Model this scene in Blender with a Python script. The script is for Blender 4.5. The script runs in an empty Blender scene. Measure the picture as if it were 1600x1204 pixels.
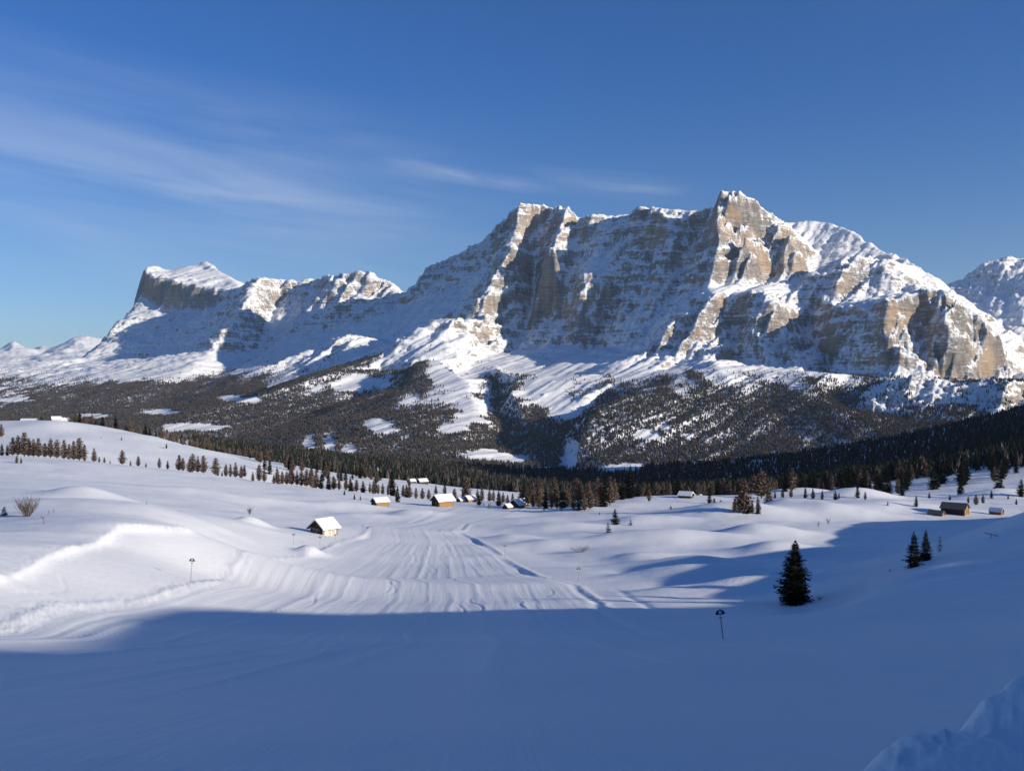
import bpy, bmesh, math, random
import numpy as np
from mathutils import Vector, Matrix
from mathutils.geometry import delaunay_2d_cdt

# ------------------------------------------------------------------ camera, sky, sun
scene = bpy.context.scene
col = scene.collection
F = 1570.0                       # focal length in photograph pixels
CX, CY = 800.0, 602.0
cam_d = bpy.data.cameras.new('camera'); cam = bpy.data.objects.new('camera', cam_d); col.objects.link(cam)
cam.location = (0, 0, 0); cam.rotation_euler = (math.radians(90), 0, 0)
cam_d.sensor_width = 36; cam_d.lens = 36 * F / 1600; cam_d.clip_start = .1; cam_d.clip_end = 90000
scene.camera = cam

SUN_EL, SUN_AZ = math.radians(15.0), math.radians(114.0)     # azimuth clockwise from the viewing direction
S = Vector((math.cos(SUN_EL)*math.sin(SUN_AZ), math.cos(SUN_EL)*math.cos(SUN_AZ), math.sin(SUN_EL)))
sun_d = bpy.data.lights.new('sun', 'SUN'); sun = bpy.data.objects.new('sun', sun_d); col.objects.link(sun)
sun.rotation_euler = S.to_track_quat('Z', 'Y').to_euler()
sun.location = (0, 0, 300)
sun_d.energy = 5.0; sun_d.angle = math.radians(.55); sun_d.color = (1, .885, .72)

world = bpy.data.worlds.new('World'); scene.world = world; world.use_nodes = True
wn = world.node_tree; wn.nodes.clear()
class N:
    """tiny node helper"""
    def __init__(s, nt): s.nt = nt
    def __call__(s, t, ins=None, **kw):
        n = s.nt.nodes.new(t)
        for k, v in kw.items(): setattr(n, k, v)
        for k, v in (ins or {}).items():
            i = n.inputs[k]
            if isinstance(v, bpy.types.NodeSocket): s.nt.links.new(v, i)
            elif isinstance(v, bpy.types.Node): s.nt.links.new(v.outputs[0], i)
            else: i.default_value = v
        return n
    def m(s, op, a, b=None, c=None, clamp=False):
        ins = {0: a}
        if b is not None: ins[1] = b
        if c is not None: ins[2] = c
        return s('ShaderNodeMath', ins, operation=op, use_clamp=clamp).outputs[0]
    def mix(s, f, a, b, blend='MIX'):
        n = s.nt.nodes.new('ShaderNodeMix'); n.data_type = 'RGBA'; n.blend_type = blend
        for i, v in ((0, f), (6, a), (7, b)):
            if isinstance(v, bpy.types.NodeSocket): s.nt.links.new(v, n.inputs[i])
            else: n.inputs[i].default_value = v if i == 0 else (*v, 1) if len(v) == 3 else v
        return n.outputs[2]
    def ramp(s, f, lo, hi, a=0., b=1.):
        n = s('ShaderNodeMapRange', {0: f, 1: lo, 2: hi, 3: a, 4: b}, interpolation_type='SMOOTHSTEP')
        return n.outputs[0]
W = N(wn)
sky = W('ShaderNodeTexSky', sky_type='NISHITA', sun_disc=False, sun_elevation=SUN_EL, sun_rotation=SUN_AZ,
        altitude=2600, air_density=.9, dust_density=.5, ozone_density=3.2)
tc = W('ShaderNodeTexCoord')
sep = W('ShaderNodeSeparateXYZ', {0: tc.outputs['Generated']})
az = W.m('ARCTAN2', sep.outputs[0], sep.outputs[1])
el = W.m('ARCSINE', sep.outputs[2])
# thin cirrus: long soft streaks high above the horizon, in azimuth / elevation
def streak(el0, tilt, width, az0, az1, soft, seed, sc):
    line = W.m('SUBTRACT', el, W.m('MULTIPLY_ADD', az, tilt, el0))
    vec = W('ShaderNodeCombineXYZ', {0: W.m('MULTIPLY', az, 5.), 1: W.m('MULTIPLY', line, 42.), 2: seed})
    nz = W('ShaderNodeTexNoise', {'Vector': vec.outputs[0], 'Scale': sc, 'Detail': 6., 'Roughness': .58, 'Distortion': .5}).outputs[0]
    band = W.m('SUBTRACT', 1., W.m('ABSOLUTE', W.m('DIVIDE', line, width)), clamp=True)
    band = W.m('MULTIPLY', band, W.m('MULTIPLY', W.ramp(az, az0, az0+soft), W.ramp(az, az1-soft, az1, 1., 0.)))
    return W.m('MULTIPLY', band, W.ramp(nz, .2, .85))
c1 = streak(.150, -.115, .115, -1.5, .05, .3, 0., .7)
c2 = streak(.199, -.13, .010, -.15, .06, .07, 3.7, 1.3)
c3 = streak(.205, -.10, .016, -.02, .20, .08, 7.1, 1.1)
c4 = streak(.262, .30, .06, .26, .9, .3, 5.1, .8)
cl = W.m('ADD', W.m('ADD', W.m('MULTIPLY', c1, .36), W.m('MULTIPLY', c2, .30)), W.m('ADD', W.m('MULTIPLY', c3, .22), W.m('MULTIPLY', c4, .16)), clamp=True)
hs = W('ShaderNodeMix', data_type='RGBA', blend_type='MULTIPLY'); hs.inputs[0].default_value = 1.; wn.links.new(sky.outputs[0], hs.inputs[6]); wn.links.new(W.mix(W.ramp(el, .0, .33), (.98, .98, .96), (.42, .81, 1.22)), hs.inputs[7])
skyc = W.mix(cl, hs.outputs[2], (7.2, 7.6, 8.2))
bg = W('ShaderNodeBackground', {'Color': skyc, 'Strength': .092})
W('ShaderNodeOutputWorld', {0: bg})

scene.view_settings.view_transform = 'Standard'; scene.view_settings.look = 'None'
scene.view_settings.gamma = 1; scene.view_settings.use_curve_mapping = False
scene.view_settings.exposure = .28

R = random.Random(7)
rng = np.random.default_rng(11)

# ------------------------------------------------------------------ noise (numpy)
def _h(ix, iy, iz, seed):
    h = (ix.astype(np.int64)*374761393 + iy.astype(np.int64)*668265263 + iz.astype(np.int64)*2147483647 + seed*974634777) & 0xffffffff
    h = ((h ^ (h >> 13))*1274126177) & 0xffffffff
    h = h ^ (h >> 16)
    return (h & 0xffff).astype(np.float32)/32767.5 - 1
def noise2(x, y, seed=0):
    ix = np.floor(x); iy = np.floor(y); fx = (x-ix).astype(np.float32); fy = (y-iy).astype(np.float32)
    fx = fx*fx*fx*(fx*(fx*6-15)+10); fy = fy*fy*fy*(fy*(fy*6-15)+10); z = np.zeros(1, np.int64)
    a = _h(ix, iy, z, seed); b = _h(ix+1, iy, z, seed); c = _h(ix, iy+1, z, seed); d = _h(ix+1, iy+1, z, seed)
    a = a+(b-a)*fx; c = c+(d-c)*fx
    return a+(c-a)*fy
def fbm(x, y, octv=4, seed=0, gain=.5):
    s = 0; a = 1; t = 0
    for k in range(octv):
        c, sn = math.cos(.7*k), math.sin(.7*k)
        s = s+a*noise2((x*c-y*sn)*2**k, (x*sn+y*c)*2**k, seed+k*17); t += a; a *= gain
    return s/t
def ridged(x, y, octv=4, seed=0, gain=.5):
    s = 0; a = 1; t = 0
    for k in range(octv):
        c, sn = math.cos(.9*k), math.sin(.9*k)
        s = s+a*(1-2*np.abs(noise2((x*c-y*sn)*2**k, (x*sn+y*c)*2**k, seed+k*13))); t += a; a *= gain
    return s/t
def sstep(a, b, x):
    t = np.clip((x-a)/(b-a), 0, 1); return t*t*(3-2*t)

def W3(px, py, d):               # a photograph direction at depth d (metres) -> world point
    return ((px-CX)/F*d, d, (CY-py)/F*d)

# ------------------------------------------------------------------ materials
def mat(name):
    m = bpy.data.materials.new(name); m.use_nodes = True; nt = m.node_tree; nt.nodes.clear()
    n = N(nt); b = n('ShaderNodeBsdfPrincipled'); n('ShaderNodeOutputMaterial', {0: b}); return m, n, b
def simple(name, c, rough=.8, var=.25, scale=3., spec=.2):
    m, n, b = mat(name); tc = n('ShaderNodeTexCoord')
    nz = n('ShaderNodeTexNoise', {'Vector': tc.outputs['Object'], 'Scale': scale, 'Detail': 4.}).outputs[0]
    f = n.ramp(nz, .3, .7)
    cc = n.mix(f, tuple(x*(1-var) for x in c), tuple(min(1, x*(1+var)) for x in c))
    n.nt.links.new(cc, b.inputs['Base Color']); b.inputs['Roughness'].default_value = rough
    b.inputs['Specular IOR Level'].default_value = spec
    return m

def snow_mat():
    m, n, b = mat('snow'); L = n.nt.links.new
    geo = n('ShaderNodeNewGeometry'); pos = geo.outputs['Position']
    a = n('ShaderNodeAttribute', attribute_name='piste').outputs['Fac']
    ac = n('ShaderNodeAttribute', attribute_name='across').outputs['Vector']
    big = n('ShaderNodeTexNoise', {'Vector': pos, 'Scale': .05, 'Detail': 5.}).outputs[0]
    L(n.mix(n.ramp(big, .3, .7), (.80, .83, .87), (.86, .88, .90)), b.inputs['Base Color'])
    b.inputs['Roughness'].default_value = .55; b.inputs['Specular IOR Level'].default_value = .25
    fine = n('ShaderNodeTexNoise', {'Vector': pos, 'Scale': 1.6, 'Detail': 5., 'Roughness': .6}).outputs[0]
    mp = n('ShaderNodeMapping', {'Vector': pos, 'Scale': (.22, .5, .5), 'Rotation': (0, 0, .3)})
    wind = n('ShaderNodeTexNoise', {'Vector': mp, 'Scale': 1., 'Detail': 4., 'Roughness': .6}).outputs[0]
    groom = n('ShaderNodeTexNoise', {'Vector': ac, 'Scale': 1., 'Detail': 5., 'Roughness': .65}).outputs[0]
    h1 = n.m('ADD', n.m('MULTIPLY', fine, .065), n.m('MULTIPLY', wind, .13))
    h = n.m('ADD', n.m('MULTIPLY', h1, n.m('MULTIPLY_ADD', a, -.6, 1.)), n.m('MULTIPLY', n.m('MULTIPLY', groom, a), .07))
    bp = n('ShaderNodeBump', {'Height': h, 'Strength': .75, 'Distance': 1.})
    L(bp.outputs[0], b.inputs['Normal']); return m
M_SNOW = snow_mat()

def mountain_mat(name='mountain_rock', far=False):
    m, n, b = mat(name); L = n.nt.links.new
    geo = n('ShaderNodeNewGeometry'); pos = geo.outputs['Position']
    nzv = n('ShaderNodeSeparateXYZ', {0: geo.outputs['Normal']}).outputs[2]
    rock = n('ShaderNodeAttribute', attribute_name='rock').outputs['Fac']
    # strata: thin in height, long along the wall
    mp = n('ShaderNodeMapping', {'Vector': pos, 'Scale': (.004, .004, .07), 'Rotation': (.03, .10, 0)})
    strata = n('ShaderNodeTexNoise', {'Vector': mp, 'Scale': 1., 'Detail': 6., 'Roughness': .62}).outputs[0]
    grain = n('ShaderNodeTexNoise', {'Vector': pos, 'Scale': .045, 'Detail': 8., 'Roughness': .8}).outputs[0]
    sv = n('ShaderNodeMapping', {'Vector': pos, 'Scale': (.02, .02, .003)})
    vert = n('ShaderNodeTexNoise', {'Vector': sv, 'Scale': 1., 'Detail': 5., 'Roughness': .6}).outputs[0]
    s = n.m('ADD', nzv, n.m('ADD', n.m('MULTIPLY', n.m('SUBTRACT', strata, .5), .85), n.m('MULTIPLY', n.m('SUBTRACT', vert, .5), .7)))
    s = n.m('ADD', s, n.m('MULTIPLY', n.m('SUBTRACT', grain, .5), 1.5))
    s = n.m('SUBTRACT', s, n.m('MULTIPLY', rock, .14))
    snow = n.ramp(s, .29, .58)
    lowf = n('ShaderNodeTexNoise', {'Vector': pos, 'Scale': .0045, 'Detail': 4.}).outputs[0]
    steep = n.ramp(nzv, .30, .62, 1., 0.)
    orange = n.m('MULTIPLY', n.ramp(lowf, .42, .62), n.m('MULTIPLY_ADD', steep, .6, .4))
    grey = n.mix(n.ramp(vert, .3, .7), (.17, .155, .145), (.34, .31, .28))
    tan = n.mix(n.ramp(vert, .3, .7), (.36, .255, .17), (.50, .39, .285))
    rc = n.mix(orange, grey, tan)
    rc = n.mix(n.ramp(strata, .35, .52, .45, 0.), rc, (.10, .09, .085))
    speck = n('ShaderNodeTexNoise', {'Vector': n('ShaderNodeMapping', {'Vector': pos, 'Scale': (.02, .02, .12)}), 'Scale': 1., 'Detail': 5., 'Roughness': .7}).outputs[0]
    dust = n.m('MULTIPLY', n.ramp(n.m('ADD', speck, n.m('MULTIPLY', nzv, .28)), .58, .80), .55)
    snow = n.m('MAXIMUM', snow, dust)
    cc = n.mix(snow, rc, (.86, .88, .90))
    L(cc, b.inputs['Base Color']); b.inputs['Roughness'].default_value = .8; b.inputs['Specular IOR Level'].default_value = .15
    h = n.m('ADD', n.m('MULTIPLY', grain, 1.), n.m('MULTIPLY', strata, .9))
    st = n.m('MULTIPLY_ADD', snow, -.62, .85)
    bp = n('ShaderNodeBump', {'Height': h, 'Strength': st, 'Distance': 16.})
    L(bp.outputs[0], b.inputs['Normal']); return m
M_MTN = mountain_mat()

M_SPRUCE = simple('spruce_needles', (.018, .024, .016), .8, .5, 1.2, .1)
def frosted(name, c, frost):
    m, n, b = mat(name); geo = n('ShaderNodeNewGeometry'); pos = geo.outputs['Position']
    nz = n('ShaderNodeSeparateXYZ', {0: geo.outputs['Normal']}).outputs[2]
    big = n('ShaderNodeTexNoise', {'Vector': pos, 'Scale': .004, 'Detail': 3.}).outputs[0]
    sm = n('ShaderNodeTexNoise', {'Vector': pos, 'Scale': .16, 'Detail': 2.}).outputs[0]
    base = n.mix(n.ramp(big, .35, .65), tuple(x*.8 for x in c), tuple(x*1.3 for x in c))
    base = n.mix(n.ramp(sm, .3, .7), base, tuple(x*1.1 for x in c))
    f = n.m('MULTIPLY', n.ramp(n.m('ADD', nz, n.m('MULTIPLY', n.m('SUBTRACT', sm, .5), 1.4)), .42, .85), n.m('MULTIPLY', n.ramp(big, .3, .7, .5, 1.), frost))
    n.nt.links.new(n.mix(f, base, (.80, .83, .87)), b.inputs['Base Color']); b.inputs['Roughness'].default_value = .85; b.inputs['Specular IOR Level'].default_value = .1
    return m
M_SPRUCE_FAR = frosted('frosted_spruce_needles', (.05, .05, .046), .35)
M_LARCH = simple('larch_twigs', (.14, .102, .08), .85, .35, .6, .1)
M_LARCH_FAR = frosted('bare_larch_crown', (.115, .09, .075), .3)
M_BARK = simple('bark', (.07, .052, .04), .9, .3, 4.)
M_WOODD = simple('dark_weathered_and_shaded_wood', (.055, .038, .03), .8, .4, 5.)  # dark timber; on barns it also paints shade onto walls away from the sun
M_WOODSUN = simple('sunlit_wood_tone', (.33, .19, .085), .75, .3, 5.)  # sunlight painted into the colour of barn walls facing the sun
M_WOODM = simple('brown_wood', (.20, .12, .06), .8, .35, 5.)
M_GREYROOF = simple('grey_shingle', (.13, .12, .115), .8, .3, 6.)
M_ROOFSNOW = simple('roof_snow', (.84, .86, .89), .6, .04, .7)
M_NAVY = simple('navy_sign_paint', (.012, .012, .06), .4, .1, 3., .4)
M_WHITE = simple('white_sign_paint', (.78, .78, .78), .5, .04)
M_POLE = simple('pale_wood_pole', (.30, .24, .20), .7, .2)
M_GLASS = simple('window_glass', (.05, .06, .08), .12, .1, 3., .6)
M_SHUTTER = simple('pale_shutter', (.45, .43, .38), .7, .2)
M_PLASTER = simple('cream_plaster', (.62, .58, .50), .8, .1)

# ------------------------------------------------------------------ object helpers
def tag(o, label, cat, group=None):
    o['label'] = label; o['category'] = cat
    if group: o['group'] = group
    return o
def link(name, me, m=None, parent=None, smooth=False):
    o = bpy.data.objects.new(name, me); col.objects.link(o)
    if m is not None and not me.materials: me.materials.append(m)
    if parent is not None: o.parent = parent
    return o
def np_mesh(name, V, faces, smooth=False, attrs=None):
    me = bpy.data.meshes.new(name); V = np.asarray(V, np.float32); faces = np.asarray(faces, np.int32)
    k = faces.shape[1]
    me.vertices.add(len(V)); me.vertices.foreach_set('co', V.ravel())
    me.loops.add(faces.size); me.loops.foreach_set('vertex_index', faces.ravel())
    me.polygons.add(len(faces)); me.polygons.foreach_set('loop_start', np.arange(0, faces.size, k, dtype=np.int32))
    me.polygons.foreach_set('use_smooth', np.full(len(faces), smooth, bool))
    me.update(calc_edges=True)
    for an, av in (attrs or {}).items():
        av = np.asarray(av, np.float32)
        if av.ndim == 1:
            a = me.attributes.new(an, 'FLOAT', 'POINT'); a.data.foreach_set('value', av)
        else:
            a = me.attributes.new(an, 'FLOAT_VECTOR', 'POINT'); a.data.foreach_set('vector', av.ravel())
    return me
def grid_faces(nr, nc):
    i = np.arange(nr*nc, dtype=np.int32).reshape(nr, nc)
    return np.stack([i[:-1, :-1], i[:-1, 1:], i[1:, 1:], i[1:, :-1]], -1).reshape(-1, 4)
def bm_mesh(name, bm):
    me = bpy.data.meshes.new(name); bm.to_mesh(me); bm.free(); return me
def box(bm, x0, x1, y0, y1, z0, z1):
    v = [bm.verts.new((x, y, z)) for z in (z0, z1) for y in (y0, y1) for x in (x0, x1)]
    for f in ((0, 2, 3, 1), (4, 5, 7, 6), (0, 1, 5, 4), (1, 3, 7, 5), (3, 2, 6, 7), (2, 0, 4, 6)):
        bm.faces.new([v[i] for i in f])
def prism(bm, poly, axis_from, axis_to):
    """poly: list of (x,z); extruded along y"""
    a = [bm.verts.new((x, axis_from, z)) for x, z in poly]; b = [bm.verts.new((x, axis_to, z)) for x, z in poly]
    bm.faces.new(a); bm.faces.new(b[::-1]); n = len(poly)
    for i in range(n): bm.faces.new((a[i], b[i], b[(i+1) % n], a[(i+1) % n]))
def tube(bm, p, q, r0, r1, n=6):
    p, q = Vector(p), Vector(q); d = (q-p).normalized(); t = d.orthogonal().normalized(); u = d.cross(t)
    A = [bm.verts.new(p+(t*math.cos(2*math.pi*i/n)+u*math.sin(2*math.pi*i/n))*r0) for i in range(n)]
    B = [bm.verts.new(q+(t*math.cos(2*math.pi*i/n)+u*math.sin(2*math.pi*i/n))*r1) for i in range(n)]
    for i in range(n): bm.faces.new((A[i], A[(i+1) % n], B[(i+1) % n], B[i]))
    bm.faces.new(A[::-1]); bm.faces.new(B)

# ------------------------------------------------------------------ near terrain
PROF = np.array([(-400, 60), (-100, 16), (-30, 3.2), (0, -1.7), (4, -2.35), (9, -3.45), (18, -5.7), (40, -10.8), (66, -16.7), (110, -24.4), (165, -31.3),
                 (235, -37.1), (290, -40.3), (340, -42.9), (400, -46.6), (500, -53.5), (750, -70.7), (1100, -100), (1600, -137), (2200, -210), (3000, -330)], float)
def pchip(xs, ys, x):
    h = np.diff(xs); dl = np.diff(ys)/h; m = np.zeros_like(ys); m[0] = dl[0]; m[-1] = dl[-1]
    for i in range(1, len(xs)-1):
        m[i] = 0 if dl[i-1]*dl[i] <= 0 else (h[i-1]+h[i])/(h[i]/dl[i-1]+h[i-1]/dl[i])
    x = np.clip(x, xs[0], xs[-1]); i = np.clip(np.searchsorted(xs, x)-1, 0, len(xs)-2); t = (x-xs[i])/h[i]
    return (ys[i]*(1+2*t)*(1-t)**2 + m[i]*h[i]*t*(1-t)**2 + ys[i+1]*t*t*(3-2*t) + m[i+1]*h[i]*t*t*(t-1))
z0 = lambda y: pchip(PROF[:, 0], PROF[:, 1], y)
CP = [  # (px, py, depth) ground points read from the photograph
 (800, 1204, 9), (300, 1204, 9), (1200, 1204, 8.6), (800, 1100, 18), (300, 1100, 18), (1200, 1100, 17), (0, 1100, 18), (800, 1000, 66), (400, 1000, 66), (1100, 1000, 64), (100, 1000, 58),
 (800, 950, 110), (500, 950, 110), (1100, 950, 106), (800, 900, 165), (560, 900, 160), (1000, 900, 166), (700, 850, 235), (620, 820, 290), (750, 800, 340), (850, 800, 345),
 (1150, 900, 165), (1270, 910, 155), (1000, 850, 235), (1200, 850, 232), (1330, 850, 235), (1000, 820, 290), (1200, 815, 300), (1450, 812, 315), (1560, 812, 320), (1700, 812, 320),
 # left bank: foot, lip, crest
 (0, 985, 62), (100, 945, 80), (220, 932, 95), (350, 905, 125), (400, 875, 165), (440, 862, 190), (500, 857, 205),
 (-150, 940, 64), (0, 905, 78), (75, 868, 98), (130, 855, 110), (185, 829, 126), (290, 829, 140), (335, 842, 158),
 (-150, 830, 126), (0, 812, 140), (60, 799, 158), (150, 790, 172), (215, 787, 182), (300, 808, 186), (335, 822, 190), (450, 852, 204),
 (200, 784, 255), (100, 786, 225), (130, 769, 242), (40, 776, 228), (-100, 770, 240), (0, 755, 285), (300, 782, 285), (400, 803, 262), (480, 803, 305), (200, 762, 310), (350, 770, 350),
 (-200, 712, 430), (0, 713, 430), (150, 722, 430), (250, 734, 440), (330, 743, 445), (400, 752, 450), (470, 761, 450), (560, 769, 450), (640, 778, 435), (700, 785, 410),
 (-200, 728, 520), (0, 727, 520), (150, 737, 520), (300, 757, 540), (450, 769, 560), (600, 780, 560),
 (0, 690, 620), (100, 690, 620), (200, 702, 620), (300, 717, 620), (380, 727, 600),
 (-200, 655, 740), (0, 660, 725), (75, 655, 740), (130, 660, 740), (200, 675, 740), (300, 700, 720), (390, 719, 700),
 (-200, 690, 900), (0, 690, 900), (200, 705, 900), (400, 735, 900), (500, 738, 900), (600, 750, 860), (680, 756, 820), (800, 776, 760), (830, 783, 700), (750, 770, 740),
 (-200, 670, 1600), (100, 672, 1600), (300, 690, 1600), (500, 716, 1600), (700, 742, 1600), (900, 760, 1600), (1100, 764, 1600),
 (960, 793, 350), (1000, 779, 400), (1080, 776, 410), (1180, 784, 400), (1100, 797, 350), (1050, 780, 470), (1230, 776, 440), (1330, 783, 372), (1460, 801, 345), (1560, 802, 345), (1700, 800, 350),
 (1290, 806, 330), (1380, 772, 480), (1500, 771, 480), (1600, 768, 480), (1700, 765, 480), (1400, 748, 700), (1550, 735, 650), (1620, 715, 750), (1600, 703, 950), (1350, 745, 1000), (1200, 760, 1200),
 (1600, 690, 1300), (1450, 722, 1400), (1300, 750, 1600), (1800, 600, 1100), (1800, 680, 700), (950, 790, 600), (900, 782, 800),
 (1390, 897, 108), (1450, 877, 120), (1530, 842, 138), (1600, 818, 152), (1700, 763, 158), (1800, 725, 150), (1700, 800, 125), (1590, 860, 119), (1500, 905, 100), (1310, 950, 108), (1480, 868, 175), (1560, 836, 190), (1420, 878, 168), (1640, 815, 200)]
CPW = np.array([W3(*c) for c in CP] + [(1300, 1200, 235), (900, 1000, 60), (1500, 850, 200), (700, 600, -20), (420, 420, -42), (600, 380, -35), (1500, 1600, 230), (-500, 100, 0), (250, 250, -42), (300, 100, -20), (600, 0, -20), (600, 150, -25), (1000, 100, -20), (1000, 350, -10), (2000, 200, 0), (1500, 500, 20), (200, 0, 0), (-120, 40, -3), (-60, 10, -2.4), (0, 0, -1.7), (8, 0, -1.3), (25, 5, -1.5)])  # includes unseen high ground on the right, added to shade the forest hill
def pq(x, y):
    yy = np.maximum(y, -15)+25.
    return x/(yy+np.abs(x)*.25)*1.4, np.log(yy)*1.15
_cp, _cq = pq(CPW[:, 0], CPW[:, 1]); _res = CPW[:, 2]-z0(CPW[:, 1])
_sc = 1/(20+np.hypot(CPW[:, 0], CPW[:, 1]))          # interpolate the residual as an angle, so far points do not dominate
def _phi(r2): return .5*r2*np.log(r2+1e-9)
_n = len(CPW); _A = np.zeros((_n+3, _n+3)); _A[:_n, :_n] = _phi((_cp[:, None]-_cp)**2+(_cq[:, None]-_cq)**2)+np.eye(_n)*.002
_P = np.stack([np.ones(_n), _cp, _cq], 1); _A[:_n, _n:] = _P; _A[_n:, :_n] = _P.T
_w = np.linalg.solve(_A, np.r_[_res*_sc, 0, 0, 0])
CREST = np.array([(-300, 95), (-80, 58), (-50, 46), (-30, 35), (-14, 26), (1.4, 23.4), (16, 21.8), (32, 19.3), (45, 15.2), (58, 9.5), (67, 3.5), (85, -2.2), (105, -3.8), (133, -7), (160, -12.5), (197, -20), (271, -22), (300, -29), (340, -40), (420, -56), (600, -90)], float)
# piste edges: depth -> x
PL = np.array([(-50, -30), (0, -30), (40, -32), (62, -31.6), (80, -35.7), (95, -35), (125, -35.8), (165, -42), (205, -39), (240, -36), (280, -40), (300, -31), (350, -24.5), (380, -22), (420, -20)], float)
PR = np.array([(-50, 14), (0, 13), (60, 12), (105, 10.7), (150, 10), (165, 4.7), (200, 0), (235, -6), (270, -13.5), (300, -13), (330, -2), (360, 4.6), (420, 12)], float)
LIPp = np.array([W3(*c)[:2] for c in [(-150, 930, 68), (0, 905, 78), (40, 884, 88), (75, 868, 98), (130, 855, 110), (165, 838, 119), (185, 829, 126), (235, 832, 133), (290, 829, 140), (335, 842, 158)]])
BERM = np.array([(.6, 4.6), (1.8, 5.6), (2.8, 6.5), (4.0, 7.3), (6.2, 8.4), (9.2, 9.6), (14, 11.2)], float)
def polyd(x, y, P):
    """distance to a polyline, signed (+ on its left side) and arc parameter"""
    best = np.full(x.shape, 1e9); sg = np.zeros(x.shape); tt = np.zeros(x.shape)
    for i in range(len(P)-1):
        a, b = P[i], P[i+1]; e = b-a; l2 = e@e
        t = np.clip(((x-a[0])*e[0]+(y-a[1])*e[1])/l2, 0, 1)
        dx = x-a[0]-t*e[0]; dy = y-a[1]-t*e[1]; d = np.hypot(dx, dy); m = d < best
        best = np.where(m, d, best); sg = np.where(m, np.sign(e[0]*dy-e[1]*dx), sg); tt = np.where(m, i+t, tt)
    return best*sg, tt
MOUNDS = [  # px, py, depth, half width, half depth, height
 (1150, 806, 325, 22, 14, 2.6), (1000, 812, 300, 14, 9, 1.4), (1060, 845, 240, 16, 9, 1.5), (960, 846, 240, 13, 8, 1.1), (1180, 838, 255, 12, 9, 1.6), (1210, 862, 212, 10, 7, 1.3),
 (1080, 880, 190, 14, 7, 1.2), (1120, 905, 160, 15, 6, 1.2), (1030, 902, 165, 9, 5, .7), (1230, 800, 345, 16, 10, 2.0), (1300, 806, 330, 16, 11, 1.8), (1390, 795, 352, 24, 12, 1.6),
 (900, 800, 345, 16, 9, .8), (870, 825, 285, 16, 9, 1.1), (800, 842, 250, 9, 6, .8), (860, 850, 236, 10, 6, .7), (1000, 870, 205, 8, 6, .7), (1180, 925, 136, 12, 4, 1.1), (1060, 925, 138, 9, 4, .5), (1260, 895, 165, 9, 7, .9),
 (390, 822, 225, 4, 3, 1.0), (480, 858, 196, 3, 2.5, .9), (130, 768, 243, 10, 7, 1.0), (340, 812, 215, 14, 10, .8), (420, 780, 335, 14, 7, .9), (300, 770, 330, 16, 8, 1.0), (530, 790, 345, 16, 7, 1.0), (640, 800, 330, 9, 7, 1.0), (560, 806, 315, 12, 6, .7),
 (90, 675, 690, 26, 20, 2), (230, 690, 680, 28, 18, 2.4), (320, 708, 660, 24, 16, 2.), (1340, 776, 430, 18, 12, 2.4), (1560, 780, 430, 20, 12, 2.5), (1250, 772, 470, 24, 14, 2.5)]
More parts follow.
